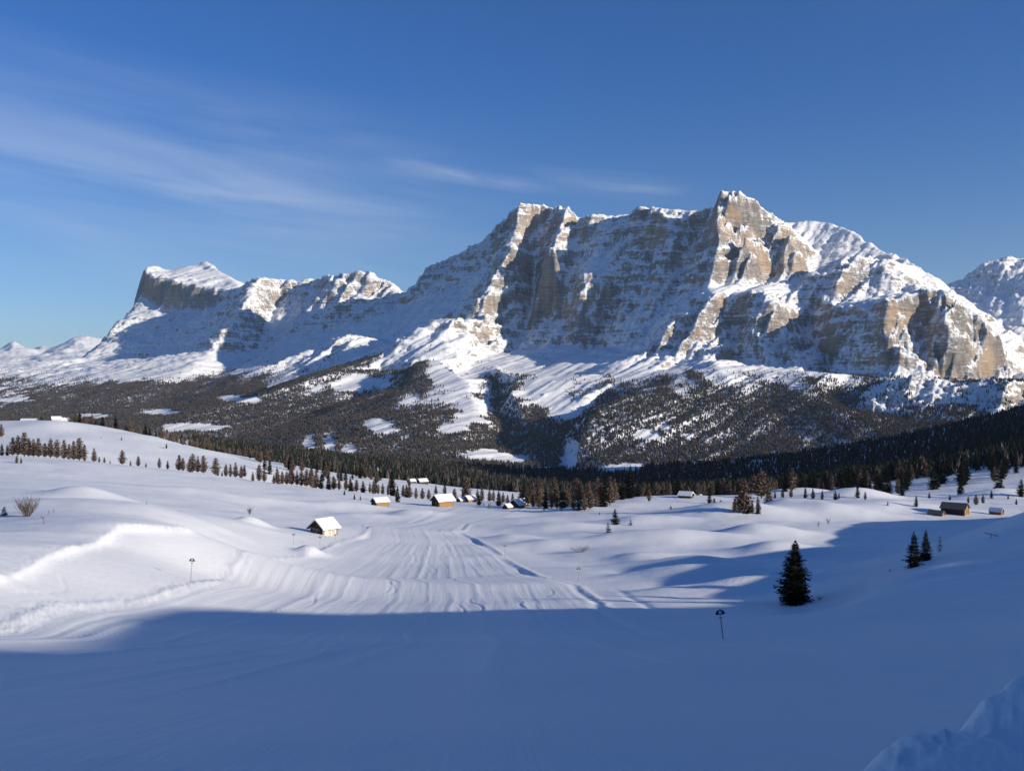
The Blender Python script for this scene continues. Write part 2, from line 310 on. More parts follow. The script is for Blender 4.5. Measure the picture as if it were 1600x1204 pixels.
def near_h(x, y, detail=True):
    x = np.asarray(x, float); y = np.asarray(y, float); shp = x.shape; x = x.ravel(); y = y.ravel()
    p, q = pq(x, y); r = np.zeros_like(x)
    for i in range(_n): r += _w[i]*_phi((p-_cp[i])**2+(q-_cq[i])**2)
    r += _w[_n]+_w[_n+1]*p+_w[_n+2]*q
    z = z0(y)+r*(20+np.hypot(x, y))
    for (a, b, d, rx, ry, h) in MOUNDS:
        X, Y, _ = W3(a, b, d); g = ((x-X)/rx)**2; k = ((y-Y)/ry)**2
        lee = np.where(x < X, 1.9, .8) if h < 2.5 and Y < 400 else 1.1; z += h*1.85*np.exp(-(g*lee+k))
    # wind shaped bank with its sharp lip on the left
    s, t = polyd(x, y, LIPp); w = sstep(0, .8, t)*sstep(9, 7.6, t)
    z += w*np.where(s > 0, .62*np.exp(-np.abs(s)/7.), .62*np.exp(-np.abs(s)/.55)-.12*np.exp(-((s+6)/5.)**2))*(1+.35*noise2(t*3., t*0, 5))
    # the shaded hill on the right that keeps the sun off the run
    cr = pchip(CREST[:, 0], CREST[:, 1], y); cr = cr+1.2*noise2(y/26., y*0, 9)*sstep(150, 60, y)
    Xc = np.maximum(110, .62*y); sl = .30+.18*sstep(150, 190, y); hill = cr-np.where(x < Xc, sl*(Xc-x), .08*(x-Xc)); hill = hill-7*sstep(40, 0, x)*sstep(0, 30, np.abs(y)+30*(y < 0))
    k = 1.6; hill = np.where(y < 620, hill, -999)
    dz = np.clip((hill-z)/k, -30, 30); z = z+k*np.log1p(np.exp(dz))-k*.0*dz
    # the ploughed berm the photographer stands next to
    s2, t2 = polyd(x, y, BERM); bh = np.interp(t2, np.arange(len(BERM)), [.1, .24, .54, .92, 1.18, 1.25, 1.25])*(1+.22*noise2(t2*2.3, t2*0, 8))
    bz = bh*np.where(s2 > 0, np.exp(-(s2/.42)**2), .45+.55*np.exp(-(s2/.75)**2)*(1+0*s2))*np.where(s2 > 0, 1, np.exp(-(s2/4.5)**4))
    z += bz*sstep(-6, -2, y)*(1+.10*fbm(x*2.2, y*2.2, 3, 3)+.07*ridged(x*5, y*5, 2, 4))
    xl = np.interp(y, PL[:, 0], PL[:, 1]); xr = np.interp(y, PR[:, 0], PR[:, 1])
    sc = (x-xl)/(xr-xl); inp = sstep(0, .03, sc)*sstep(1, .97, sc)*sstep(415, 385, y)
    off = 1-sstep(-.35, .02, sc)*sstep(1.35, .98, sc)*sstep(440, 380, y)
    R0 = np.hypot(x, y)
    if detail:
        fade = sstep(15, 60, R0)
        z += off*fade*(.8*fbm(x/34., y/22., 3, 21)+.2*fbm(x/9., y/6., 3, 22))*sstep(1200, 500, R0)
        z += sstep(380, 500, R0)*2.2*fbm(x/90., y/70., 3, 24)
        # berms and troughs at the edges of the run, cat tracks along it
        lf = sstep(14, 45, y)*sstep(400, 370, y)
        dr = x-xr+.7*noise2(y/25., y*0, 31); dl = x-xl+.7*noise2(y/25., y*0, 32)
        z += lf*(.12*np.exp(-(dr/.6)**2)-.10*np.exp(-((dr+1.2)/.7)**2)-.12*np.exp(-((dr-4.5)/.6)**2)*sstep(95, 110, y)*sstep(150, 130, y))
        z += lf*(.1*np.exp(-(dl/.6)**2)-.06*np.exp(-((dl-1.4)/.9)**2))*(1+.6*noise2(y/4., y*0, 33))
        rr = random.Random(3)
        for k in range(40):
            s0 = rr.uniform(.05, .95); wd = rr.uniform(.18, .5); am = rr.choice((-1, 1, 1))*rr.uniform(.012, .042); ph = rr.uniform(0, 90)
            c = (s0-.5)*(xr-xl)+(xr+xl)/2+.9*noise2(y/80.+ph, y*0, 40+k)+.12*noise2(y/5.+ph, y*0, 60+k)
            z += inp*lf*am*(1+1.6*sstep(105, 70, y))*np.exp(-((x-c)/wd)**2)*sstep(-.4, .4, noise2(y/38.+ph, y*0+.3, 80+k))
        z += inp*(.07*noise2(sc*7, y/60., 44)+.025*noise2(sc*60, y/25., 45))*sstep(20, 60, y)
        for k in range(16):                                  # curved ski tracks crossing the run
            c = rr.uniform(-28, 6); ph = rr.uniform(0, 6); lam = rr.uniform(5, 9); A = rr.uniform(1.2, 3.2); y0 = rr.uniform(15, 230); y1 = y0+rr.uniform(40, 110)
            t = x-c-A*np.sin(y/lam+ph)-.05*(y-y0)
            z += inp*sstep(y0, y0+6, y)*sstep(y1, y1-6, y)*(-.05*np.exp(-(t/.14)**2)+.035*np.exp(-((t-.3)/.14)**2))
        z += sstep(6, 12, R0)*sstep(140, 60, R0)*(.03*fbm(x/1.6, y/2.4, 3, 55)+.05*fbm(x/7., y/11., 2, 56))
        for yy, am in ((118, .2), (150, .28), (172, -.25), (205, .3), (238, -.3), (268, .4)):
            z += inp*am*np.exp(-((y-yy-3*noise2(sc*3, sc*0, 7)-(sc-.5)*5)/6.)**2)
        # crumbly snow along the edges and the lip
        cl = np.exp(-(dl/1.7)**2)*lf+.7*np.exp(-(dr/1.3)**2)*lf+.8*w*np.exp(-(s/1.3)**2)
        z += cl*(.08*fbm(x/.8, y/1.2, 3, 51)+.06*ridged(x/.5, y/.8, 2, 52)-.03)*sstep(330, 160, R0)
        # footprints on the bank
        for k in range(34):
            t = k/33.; fx, fy, _ = W3(25+110*t-40*max(0, t-.7)*3.4, 955-8*t-62*max(0, t-.55)**1.1*2.2, 76+16*t)
            z -= .05*np.exp(-((x-fx-.15*(k % 2))**2+(y-fy)**2*.6)/.04)
        # tree well of the big spruce
        wx, wy, _ = W3(1243, 940, 152); rr2 = np.hypot(x-wx, y-wy)
        z += -.9*np.exp(-(rr2/2.2)**2)+.35*np.exp(-((rr2-4.2)/1.)**2)
    return z.reshape(shp), inp.reshape(shp), sc.reshape(shp)
def gz(x, y): return float(near_h(np.array([x]), np.array([y]))[0][0])
def place(px, d):
    """ground point along the photograph column px at depth d"""
    x = (px-CX)/F*d; return (x, d, gz(x, d))

th = np.concatenate([np.radians(np.linspace(-62, -33, 30, endpoint=False)), np.arctan(np.linspace(-.645, .645, 820)), np.radians(np.linspace(33.2, 175, 130))])
rr = np.concatenate([np.geomspace(2.2, 12, 130, endpoint=False), np.geomspace(12, 460, 420, endpoint=False), np.geomspace(460, 2300, 130)])
TH, RR = np.meshgrid(th, rr)
# rows are lines of equal depth in front, circles to the side
RAD = RR/np.maximum(np.cos(np.clip(TH, -math.radians(33), math.radians(33))), .1)
X = RAD*np.sin(TH); Y = RAD*np.cos(TH)
Zn, INP, SC = near_h(X, Y)
ACR = np.stack([SC*70, Y*.03, np.zeros_like(Y)], -1)
me = np_mesh('snow_field', np.stack([X, Y, Zn], -1).reshape(-1, 3), grid_faces(len(rr), len(th))[:, ::-1], True, {'piste': (INP*1.).ravel(), 'across': ACR.reshape(-1, 3)})
# small disc under the photographer closes the centre
o = link('snow_field', me, M_SNOW); o['kind'] = 'structure'; o['label'] = 'rolling snow field with a groomed ski run'

# ------------------------------------------------------------------ mountains
def tin(lines, extra_edges, U, D):
    """constrained triangulation of ridge and gully lines -> (z, rock, forest) on the (U columns, D rows) grid"""
    pts = []; vals = []; idx = {}; edges = []
    def add(c, r, f):
        k = (round(c[0], 1), round(c[1], 1), round(c[2], 4))
        if k not in idx:
            x, y, z = W3(c[0], c[1], c[2]*1000); idx[k] = len(pts); pts.append(Vector((x, y))); vals.append((z, r, f))
        return idx[k]
    for r, f, ln in lines:
        ids = [add(c, r, f) for c in ln]
        edges += [(a, b) for a, b in zip(ids, ids[1:])] if r >= 0 else []
    out = delaunay_2d_cdt(pts, edges, [], 0, 1e-3)
    vs, fs, orig = out[0], out[2], out[3]
    P = np.array([(v.x, v.y) for v in vs]); val = []
    V0 = np.array(vals); P0 = np.array([(p.x, p.y) for p in pts])
    for i, og in enumerate(orig):
        if og: val.append(V0[og[0]])
        else:
            d2 = ((P0-P[i])**2).sum(1); j = np.argsort(d2)[:2]; w = 1/(d2[j]+1); val.append((V0[j]*w[:, None]).sum(0)/w.sum())
    val = np.array(val)
    G = np.zeros((len(D), len(U), 3)); G[:, :, 0] = -400
    for f in fs:
        a, b, c = (P[i] for i in f); va, vb, vc = (val[i] for i in f)
        us = [a[0]/a[1], b[0]/b[1], c[0]/c[1]]; ds = [a[1], b[1], c[1]]
        i0, i1 = np.searchsorted(U, [min(us)-1e-4, max(us)+1e-4]); j0, j1 = np.searchsorted(D, [min(ds)-1, max(ds)+1])
        if i1 <= i0 or j1 <= j0: continue
        dd = D[j0:j1][:, None]; xx = U[i0:i1][None]*dd; yy = dd+0*xx
        den = (b[1]-c[1])*(a[0]-c[0])+(c[0]-b[0])*(a[1]-c[1])
        if abs(den) < 1e-6: continue
        w0 = ((b[1]-c[1])*(xx-c[0])+(c[0]-b[0])*(yy-c[1]))/den; w1 = ((c[1]-a[1])*(xx-c[0])+(a[0]-c[0])*(yy-c[1]))/den; w2 = 1-w0-w1
        m = (w0 >= -1e-5) & (w1 >= -1e-5) & (w2 >= -1e-5)
        vv = w0[..., None]*va+w1[..., None]*vb+w2[..., None]*vc
        sub = G[j0:j1, i0:i1]; sub[m] = vv[m]
    return G
def blur(a, k, axis):
    if k < 1: return a
    p = np.concatenate([np.repeat(a.take([0], axis), k, axis), a, np.repeat(a.take([-1], axis), k, axis)], axis)
    c = np.cumsum(p, axis); n = a.shape[axis]
    hi = c.take(range(2*k, 2*k+n), axis); lo = np.concatenate([np.zeros_like(c.take([0], axis)), c.take(range(0, n-1), axis)], axis)
    return (hi-lo)/(2*k+1)
def bilin(G, fi, fj):
    i = np.clip(np.floor(fi).astype(int), 0, G.shape[0]-2); j = np.clip(np.floor(fj).astype(int), 0, G.shape[1]-2)
    a = np.clip(fi-i, 0, 1)[..., None]; b = np.clip(fj-j, 0, 1)[..., None]
    return G[i, j]*(1-a)*(1-b)+G[i+1, j]*a*(1-b)+G[i, j+1]*(1-a)*b+G[i+1, j+1]*a*b

ML = [  # rock, forest, [(px, py, depth km) ...]
 # --- mesa on the far left
 (.2, 0, [(240, 411, 10.75), (265, 421, 10.75), (300, 415, 10.8), (318, 405, 10.85), (355, 429, 10.4), (375, 449, 9.75)]),
 (1, 0, [(226, 422, 10.5), (265, 438, 10.2), (300, 446, 10.0), (345, 456, 9.7), (375, 452, 9.5)]),
 (1, 0, [(221, 462, 10.4), (262, 487, 10.07), (320, 488, 9.75), (345, 478, 9.5)]),
 (.3, 0, [(216, 475, 10.9), (200, 505, 10.6), (175, 535, 10.2), (140, 565, 9.8)]),
 (1, 0, [(240, 411, 10.75), (226, 422, 10.5), (221, 462, 10.4), (208, 482, 10.2), (188, 503, 9.8), (158, 537, 9.4), (130, 560, 9.0), (90, 575, 8.4), (0, 590, 7.8), (-200, 600, 7.5), (-420, 605, 7.3)]),
 (.9, 0, [(120, 572, 8.7), (200, 562, 8.9), (300, 552, 8.5), (330, 520, 8.75), (345, 474, 9.35)]),
 # --- skyline
 (1, 0, [(375, 449, 9.75), (385, 440, 9.3), (405, 432, 9.0), (440, 437, 9.1), (465, 437, 9.1), (490, 435, 9.1), (530, 430, 8.9), (560, 420, 8.8), (568, 430, 8.8), (576, 421, 8.7), (610, 440, 8.6), (628, 459, 8.5),
   (640, 455, 8.4), (668, 436, 8.2), (675, 415, 8.1), (700, 408, 8.0), (750, 382, 7.8), (770, 370, 7.7), (772, 355, 7.65), (795, 335, 7.5), (800, 324, 7.4), (815, 317, 7.3), (835, 317, 7.3), (841, 323, 7.3), (855, 317, 7.3),
   (890, 330, 7.2), (917, 345, 7.1), (925, 335, 7.0), (990, 333, 6.9), (1000, 327, 6.8), (1030, 325, 6.7), (1042, 331, 6.7), (1080, 333, 6.6), (1120, 318, 6.4), (1130, 301, 6.3), (1150, 297, 6.3), (1164, 304, 6.3), (1167, 327, 6.3),
   (1180, 319, 6.35), (1200, 330, 6.35), (1222, 346, 6.4), (1245, 400, 6.3), (1265, 432, 6.15)]),
 (.1, 0, [(1225, 349, 7.2), (1270, 344, 7.2), (1300, 348, 7.1), (1340, 365, 6.9), (1370, 385, 6.7), (1412, 402, 6.4), (1430, 415, 6.2), (1440, 447, 6.0), (1447, 458, 5.8)]),
 (.1, 0, [(1262, 440, 6.45), (1285, 400, 6.75), (1300, 365, 7.0)]),
 # --- spur of the left wall
 (1, 0, [(405, 432, 9.0), (397, 455, 8.75), (380, 480, 8.5), (352, 520, 8.15), (330, 550, 7.95)]),
 (.2, .5, [(330, 550, 7.95), (290, 577, 7.3), (200, 612, 6.5), (100, 645, 6.0), (-100, 680, 5.5), (-400, 700, 5.2)]),
 (.8, 0, [(440, 437, 9.1), (434, 480, 8.95), (415, 530, 8.55), (395, 560, 8.2)]),
 (.2, .6, [(395, 560, 8.2), (330, 590, 7.3), (250, 622, 6.4), (100, 665, 5.6), (-100, 700, 5.1)]),
 (.7, 0, [(530, 430, 8.9), (520, 480, 8.6), (500, 515, 8.38)]),
 (.6, 0, [(450, 542, 8.25), (500, 520, 8.35), (560, 505, 8.25), (610, 490, 8.2), (640, 470, 8.25)]),
 # --- foothill crags
 (.8, .2, [(552, 523, 6.75), (530, 526, 6.75), (500, 545, 6.7), (470, 551, 6.65), (430, 572, 6.55)]),
 (.1, .8, [(430, 572, 6.55), (380, 600, 6.3), (250, 650, 5.6), (100, 690, 5.0), (-200, 720, 4.5)]),
 (.1, .1, [(590, 530, 7.2), (500, 556, 7.15), (430, 580, 6.95)]),
 (.1, .3, [(560, 556, 6.45), (500, 577, 6.3), (420, 605, 6.0), (330, 640, 5.5), (150, 690, 4.8)]),
 (.1, 1, [(590, 556, 5.9), (520, 580, 5.6), (400, 622, 5.1), (250, 668, 4.6), (100, 705, 4.3), (-200, 730, 4.1)]),
 (.1, .7, [(640, 580, 5.65), (560, 625, 5.2), (450, 660, 4.7), (300, 705, 4.2)]),
 # --- cliff band with a snow apron
 (1, 0, [(598, 546, 6.05), (650, 521, 6.15), (690, 502, 6.2), (720, 497, 6.2), (738, 512, 6.25)]),
 (.3, 0, [(600, 560, 5.9), (650, 533, 5.98), (690, 527, 6.0), (730, 530, 6.05)]),
 (.1, 0, [(610, 535, 6.75), (660, 505, 6.9), (715, 485, 7.0)]),
 (0, .1, [(590, 580, 5.75), (650, 560, 5.7), (720, 555, 5.7)]),
 # --- left shoulder of the central wall
 (.4, 0, [(660, 470, 7.7), (700, 445, 7.6), (750, 420, 7.45), (780, 395, 7.35)]),
 # --- spur below the left summit
 (1, 0, [(818, 319, 7.3), (806, 375, 7.05), (792, 420, 6.85), (768, 462, 6.62), (764, 500, 6.45), (748, 535, 6.3)]),
 (.1, .2, [(748, 535, 6.3), (735, 570, 5.75), (700, 590, 5.3)]),
 (.3, 0, [(855, 322, 7.35), (842, 365, 7.25), (838, 420, 7.1), (835, 480, 6.85), (825, 530, 6.6), (800, 562, 6.25)]),
 (1, 0, [(890, 332, 7.15), (870, 380, 6.8), (862, 385, 6.75)]),
 (.8, 0, [(917, 346, 7.1), (905, 395, 6.85), (890, 430, 6.7)]),
 (.3, 0, [(925, 365, 6.85), (935, 400, 6.65), (915, 425, 6.5)]),
 (.7, 0, [(990, 350, 6.8), (975, 400, 6.65), (960, 450, 6.42), (955, 520, 6.12)]),
 (1, 0, [(880, 480, 6.5), (885, 540, 6.2)]),
 (.8, 0, [(1080, 334, 6.6), (1043, 370, 6.4), (1035, 440, 6.15), (1005, 500, 5.95), (985, 535, 5.82)]),
 (.4, 0, [(1095, 360, 6.5), (1075, 420, 6.3), (1045, 465, 6.1), (1010, 512, 5.92)]),
 (.7, 0, [(770, 552, 6.15), (860, 548, 6.15), (920, 550, 6.1), (960, 540, 5.98), (1000, 553, 5.6)]),
 (.0, .1, [(740, 585, 5.5), (830, 585, 5.4), (900, 590, 5.2), (960, 585, 5.0)]),
 # --- summit tower and its lit face
 (1, 0, [(1130, 301, 6.3), (1124, 340, 6.2), (1121, 385, 6.05), (1108, 442, 5.88)]),
 (1, 0, [(1108, 442, 5.88), (1150, 443, 5.93), (1200, 440, 6.02), (1250, 436, 6.12)]),
 (1, 0, [(1175, 355, 6.24), (1172, 400, 6.1), (1168, 430, 6.0)]),
 (.2, 0, [(1105, 458, 5.6), (1150, 462, 5.6), (1200, 456, 5.65), (1262, 446, 5.98)]),
 # --- lower crags
 (1, 0, [(1108, 460, 5.55), (1060, 490, 5.45), (1032, 520, 5.36), (1000, 553, 5.3)]),
 (1, 0, [(1112, 472, 5.45), (1104, 512, 5.26), (1108, 562, 5.05)]),
 (.7, 0, [(1150, 480, 5.6), (1160, 520, 5.44), (1160, 568, 5.2)]),
 (1, 0, [(1200, 452, 5.45), (1216, 482, 5.3), (1240, 520, 5.12), (1263, 573, 4.9)]),
 (1, 0, [(1185, 480, 5.36), (1195, 530, 5.16), (1205, 572, 4.98)]),
 (.5, 0, [(1262, 450, 5.85), (1275, 500, 5.62), (1290, 545, 5.34), (1300, 580, 5.05)]),
 (1, 0, [(1330, 400, 6.0), (1318, 440, 5.72), (1308, 480, 5.42), (1300, 535, 5.12)]),
 (.8, 0, [(1330, 400, 6.0), (1280, 425, 5.95), (1225, 450, 5.85)]),
 (.8, 0, [(1330, 400, 6.0), (1380, 425, 5.95), (1440, 452, 5.75)]),
 (.4, 0, [(1350, 468, 5.65), (1380, 466, 5.55), (1430, 462, 5.45)]),
 # --- right buttress
 (1, 0, [(1350, 480, 5.0), (1380, 468, 4.92), (1440, 458, 5.02), (1490, 454, 4.95), (1520, 480, 4.94), (1560, 520, 4.92), (1588, 560, 4.92), (1598, 582, 4.92)]),
 (1, 0, [(1385, 480, 4.87), (1388, 530, 4.72), (1380, 580, 4.6)]),
 (.9, 0, [(1440, 480, 5.0), (1450, 530, 4.9), (1455, 580, 4.75)]),
 (1, 0, [(1490, 454, 4.95), (1475, 500, 4.78), (1470, 580, 4.62)]),
 (1, 0, [(1520, 480, 4.94), (1530, 530, 4.84), (1540, 590, 4.7)]),
 (.2, .0, [(1300, 585, 4.9), (1340, 596, 4.72), (1380, 592, 4.55), (1460, 592, 4.58), (1540, 600, 4.62), (1595, 592, 4.8)]),
 (.3, .3, [(1612, 602, 5.1), (1640, 610, 5.5), (1700, 600, 6.0)]),
 (.8, .8, [(1350, 610, 4.35), (1400, 596, 4.22), (1450, 590, 4.12), (1500, 600, 4.05), (1560, 598, 4.0), (1600, 600, 4.05), (1800, 610, 4.1)]),
 (.9, .6, [(1360, 640, 4.1), (1450, 628, 3.98), (1540, 632, 3.9), (1620, 635, 3.9), (1800, 640, 3.9)]),
 # --- screes and wooded slopes on the right
 (.05, .15, [(1125, 578, 4.62), (1170, 585, 4.6), (1205, 585, 4.58), (1255, 582, 4.56)]),
 (.05, .5, [(1100, 585, 4.6), (1090, 605, 4.4), (1040, 612, 4.25)]),
 (0, 1, [(1040, 612, 4.25), (985, 618, 4.1), (935, 645, 3.9), (905, 700, 3.6), (895, 740, 3.4)]),
 (0, .25, [(960, 600, 4.7), (915, 640, 4.5), (893, 670, 4.2), (880, 700, 3.9), (885, 745, 3.45)]),
 (0, .5, [(1150, 610, 4.35), (1160, 640, 4.1), (1150, 690, 3.75), (1130, 735, 3.4)]),
 (0, .05, [(1215, 600, 4.45), (1205, 640, 4.15), (1245, 675, 3.85), (1300, 712, 3.5)]),
 (0, .8, [(1262, 595, 4.45), (1300, 640, 4.0), (1380, 680, 3.6), (1470, 705, 3.3)]),
 (0, .2, [(1330, 640, 4.15), (1430, 660, 3.85), (1520, 660, 3.7), (1620, 680, 3.5), (1800, 690, 3.5)]),
 # --- wooded knolls in the middle
 (0, .1, [(690, 562, 5.4), (722, 590, 5.0), (745, 640, 4.5), (720, 690, 3.9)]),
 (0, 1, [(660, 565, 5.35), (640, 600, 5.0), (600, 640, 4.5), (560, 690, 3.9)]),
 (0, .7, [(775, 590, 5.25), (780, 640, 4.75), (800, 700, 4.0)]),
 (0, .3, [(770, 572, 5.45), (800, 590, 5.0), (850, 640, 4.5), (865, 690, 4.0)]),
 (0, .8, [(800, 610, 4.75), (830, 670, 4.2), (840, 725, 3.6)]),
 # --- foot of the slope, valley, far edges
 (0, 1, [(-400, 715, 4.0), (-100, 715, 3.9), (150, 715, 3.9), (400, 712, 3.6), (600, 722, 3.4), (760, 730, 3.35), (840, 745, 3.3), (1000, 745, 3.25), (1150, 745, 3.2), (1350, 735, 3.15), (1600, 735, 3.1), (1900, 740, 3.1)]),
 (0, .6, [(-500, 790, 2.9), (0, 790, 2.9), (400, 800, 2.8), (800, 805, 2.7), (1200, 805, 2.6), (1600, 805, 2.6), (2000, 805, 2.6)]),
 # --- peak far behind on the right
 (.9, 0, [(1440, 475, 9.0), (1470, 449, 9.0), (1500, 437, 9.0), (1540, 411, 9.0), (1575, 401, 9.0), (1600, 403, 9.0), (1700, 390, 9.0), (1900, 420, 9.0)]),
 (.3, 0, [(1470, 560, 7.6), (1560, 500, 7.9), (1640, 470, 8.0), (1900, 500, 8.0)]),
 (.3, 0, [(1450, 620, 6.6), (1600, 610, 6.6), (1700, 600, 6.6), (1900, 600, 6.8)]),
 # --- behind the skyline
 (.3, 0, [(-420, 640, 9.5), (0, 650, 10.5), (130, 620, 11.2), (240, 520, 11.6), (330, 520, 11.6), (400, 520, 10.8), (530, 520, 10.4), (628, 530, 10.0), (720, 520, 9.6), (820, 450, 9.0), (920, 450, 8.6), (1030, 450, 8.3), (1150, 450, 8.0), (1250, 450, 8.6), (1350, 480, 8.4), (1420, 520, 7.9)]),
 (0, 0, [(-500, 640, 12.2), (0, 640, 12.2), (500, 620, 12.2), (1000, 600, 12.2), (1500, 600, 12.2), (2000, 600, 12.2)]),
]
NU, ND = 1000, 820
U = np.linspace(-.69, .69, NU); D = np.geomspace(2650, 12000, ND)
G = tin(ML, None, U, D)
for ax, k in ((0, 1), (1, 1), (0, 1), (1, 1)): G = blur(G, k, ax)
UU, DD = np.meshgrid(U, D); XX = UU*DD; YY = DD.copy()
rock0 = G[..., 1]
# domain warp: buttresses and chimneys at several scales
w = (.25+.75*rock0)*(.45+.55*sstep(-.27, -.17, UU))
wx = w*(70*fbm(XX/420, YY/420, 3, 101)+24*fbm(XX/110, YY/110, 3, 102))
ang = XX*.8-YY*.6                                  # along the great wall
zl = G[..., 0]
wy = w*(135*ridged(ang/360, zl/1100, 3, 103)+105*ridged(ang/125, zl/420, 3, 104)+30*ridged(ang/42, zl/150, 2, 105))-w*60
fj = ((XX+wx)/(YY+wy)-U[0])/(U[1]-U[0]); fi = np.log((YY+wy)/D[0])/math.log(D[1]/D[0])
G2 = bilin(G, fi, fj); Z = G2[..., 0]; rock = G2[..., 1]; forest = G2[..., 2]
# rock ledges
gy, gx = np.gradient(Z); slope = np.hypot(gx/(DD*(U[1]-U[0])), gy/np.gradient(D)[:, None])
rk = np.clip(sstep(.35, .8, slope)*.6+rock*.6, 0, 1)
brk = sstep(-.25, .35, fbm(XX/260, YY/260+zl/200, 3, 116))
Lr = 88.; tt = (Z+.12*XX+46*fbm(XX/230, YY/230, 4, 110))/Lr; fr = tt-np.floor(tt)
Z = Z+rk*(.25+.75*brk)*.52*Lr*(sstep(.30, .68, fr)-fr)
Lr = 31.; tt = (Z+.12*XX+22*fbm(XX/120, YY/120, 4, 111))/Lr; fr = tt-np.floor(tt)
Z = Z+rk*(.35+.6*(1-brk))*.6*Lr*(sstep(.3, .72, fr)-fr)
Z += rk*(22*ridged(XX/150, YY/150, 5, 112, .62)+14*ridged(ang/48, zl/110, 3, 117)+7*fbm(XX/30, YY/30, 3, 113))
Z += (1-rk)*(16*fbm(XX/380, YY/380, 4, 114)+5*ridged(ang/90, zl/300, 3, 115))*sstep(-400, -250, Z)
me = np_mesh('mountain_massif', np.stack([XX, YY, Z], -1).reshape(-1, 3), grid_faces(ND, NU)[:, ::-1], True, {'rock': np.clip(rock*1.0, 0, 1).ravel()})
o = link('mountain_massif', me, M_MTN); o['kind'] = 'structure'; o['label'] = 'snow dusted rocky massif with warm lit cliffs above wooded slopes'
MZ = Z

# far snowy range on the left horizon
FL = [(.1, 0, [(-400, 540, 27), (-200, 545, 27), (-80, 530, 27), (-30, 552, 27), (0, 546, 27), (22, 533, 27), (45, 541, 27), (62, 537, 27), (82, 541, 27), (100, 536, 27), (118, 528, 27), (135, 526, 27), (152, 531, 27), (180, 540, 27), (260, 545, 27), (420, 550, 27)]),
      (.3, 0, [(22, 533, 27), (14, 552, 25.5), (5, 565, 24.5)]), (.3, 0, [(50, 541, 27), (45, 556, 25.5), (30, 570, 24)]), (.3, 0, [(118, 528, 27), (100, 550, 25.3), (70, 566, 24)]), (.3, 0, [(82, 541, 27), (66, 556, 26)]),
      (0, 0, [(-400, 575, 23), (0, 574, 23), (40, 578, 22.5), (120, 572, 23), (420, 575, 23)]), (0, 0, [(-400, 610, 20), (0, 605, 20), (420, 605, 20)]), (0, 0, [(-400, 600, 31), (0, 600, 31), (420, 600, 31)])]
U2 = np.linspace(-.74, -.26, 360); D2 = np.geomspace(20200, 30800, 160)
Gf = tin(FL, None, U2, D2); Gf = blur(blur(Gf, 1, 0), 1, 1); uu, dd = np.meshgrid(U2, D2); xx = uu*dd
zf = Gf[..., 0]+sstep(20500, 23500, dd)*(120*ridged(xx/1300, dd/1300, 6, 130, .6)-25)
me = np_mesh('distant_mountains', np.stack([xx, dd, zf], -1).reshape(-1, 3), grid_faces(160, 360)[:, ::-1], True, {'rock': (Gf[..., 1]*.3).ravel()})
o = link('distant_mountains', me, M_MTN); o['kind'] = 'structure'; o['label'] = 'far snowy mountain range on the horizon'

# ------------------------------------------------------------------ trees
def tri_mesh(name, T, m):
    T = np.asarray(T, np.float32).reshape(-1, 3); me = np_mesh(name, T, np.arange(len(T)).reshape(-1, 3)); me.materials.append(m); return me
def spruce_crown(H, Rm, levels, nb, ntw, seed, asym=.2, base=.04, lean=0., tw=1.):
    r = random.Random(seed); T = []; Vv = Vector
    for i in range(levels):
        t = (i+r.uniform(-.3, .3))/levels; t = min(max(t, 0), .985); z = H*(base+(1-base)*t)
        rad = Rm*1.12*((1-t)**.8)*(.62+min(1, t/.28)*.5)*r.uniform(.8, 1.1)+.02*H*(1-t)
        n = max(3, int(nb*(.55+.45*(1-t)))); p0 = r.uniform(0, 6.28)
        for k in range(n):
            ph = p0+6.283*(k+r.uniform(-.35, .35))/n; ln = rad*r.uniform(.6, 1.18)*(1+asym*math.cos(ph-seed)); z = H*(base+(1-base)*t)+r.uniform(-.5, .5)*H/levels
            dr = Vv((math.cos(ph), math.sin(ph), 0)); sd = Vv((-math.sin(ph), math.cos(ph), 0))
            droop = .25-.75*(1-t)+r.uniform(-.15, .1); up = .3
            def sp(s): return Vv((0, 0, z))+dr*ln*s+Vv((0, 0, ln*(droop*s+up*s*s)))
            # branch axis blade
            wdt = (ln*.07+.012*H)*tw
            a, b, c = sp(0), sp(.55), sp(1.0)
            T += [a-sd*wdt*.4, b-sd*wdt, b+sd*wdt, a-sd*wdt*.4, b+sd*wdt, a+sd*wdt*.4, b-sd*wdt, c, b+sd*wdt]
            for j in range(ntw):
                s = (j+1)/(ntw+.6); q = sp(s*.96); side = 1 if (j % 2) else -1
                tl = (ln*.38*(1-s*.55)+.018*H)*r.uniform(.75, 1.2); dd = (sd*side*.85+dr*.55+Vv((0, 0, r.uniform(-.42, .12)))).normalized()
                e = q+dd*tl; wd = tl*.17*tw; nrm = Vv((0, 0, 1)) if r.random() < .5 else dr
                T += [q-nrm*wd*.5, e, q+dd*tl*.45+dr*wd+Vv((0, 0, wd*.3)), q+nrm*wd*.4, q+dd*tl*.5-dr*wd-Vv((0, 0, wd*.9)), e]
    # leader
    for k in range(4):
        ph = k*1.57; T += [Vv((math.cos(ph)*.012*H, math.sin(ph)*.012*H, .955*H)), Vv((0, 0, H*1.02)), Vv((math.cos(ph+1.6)*.012*H, math.sin(ph+1.6)*.012*H, .955*H))]
    return [(p.x+lean*p.z, p.y, p.z) for p in T]
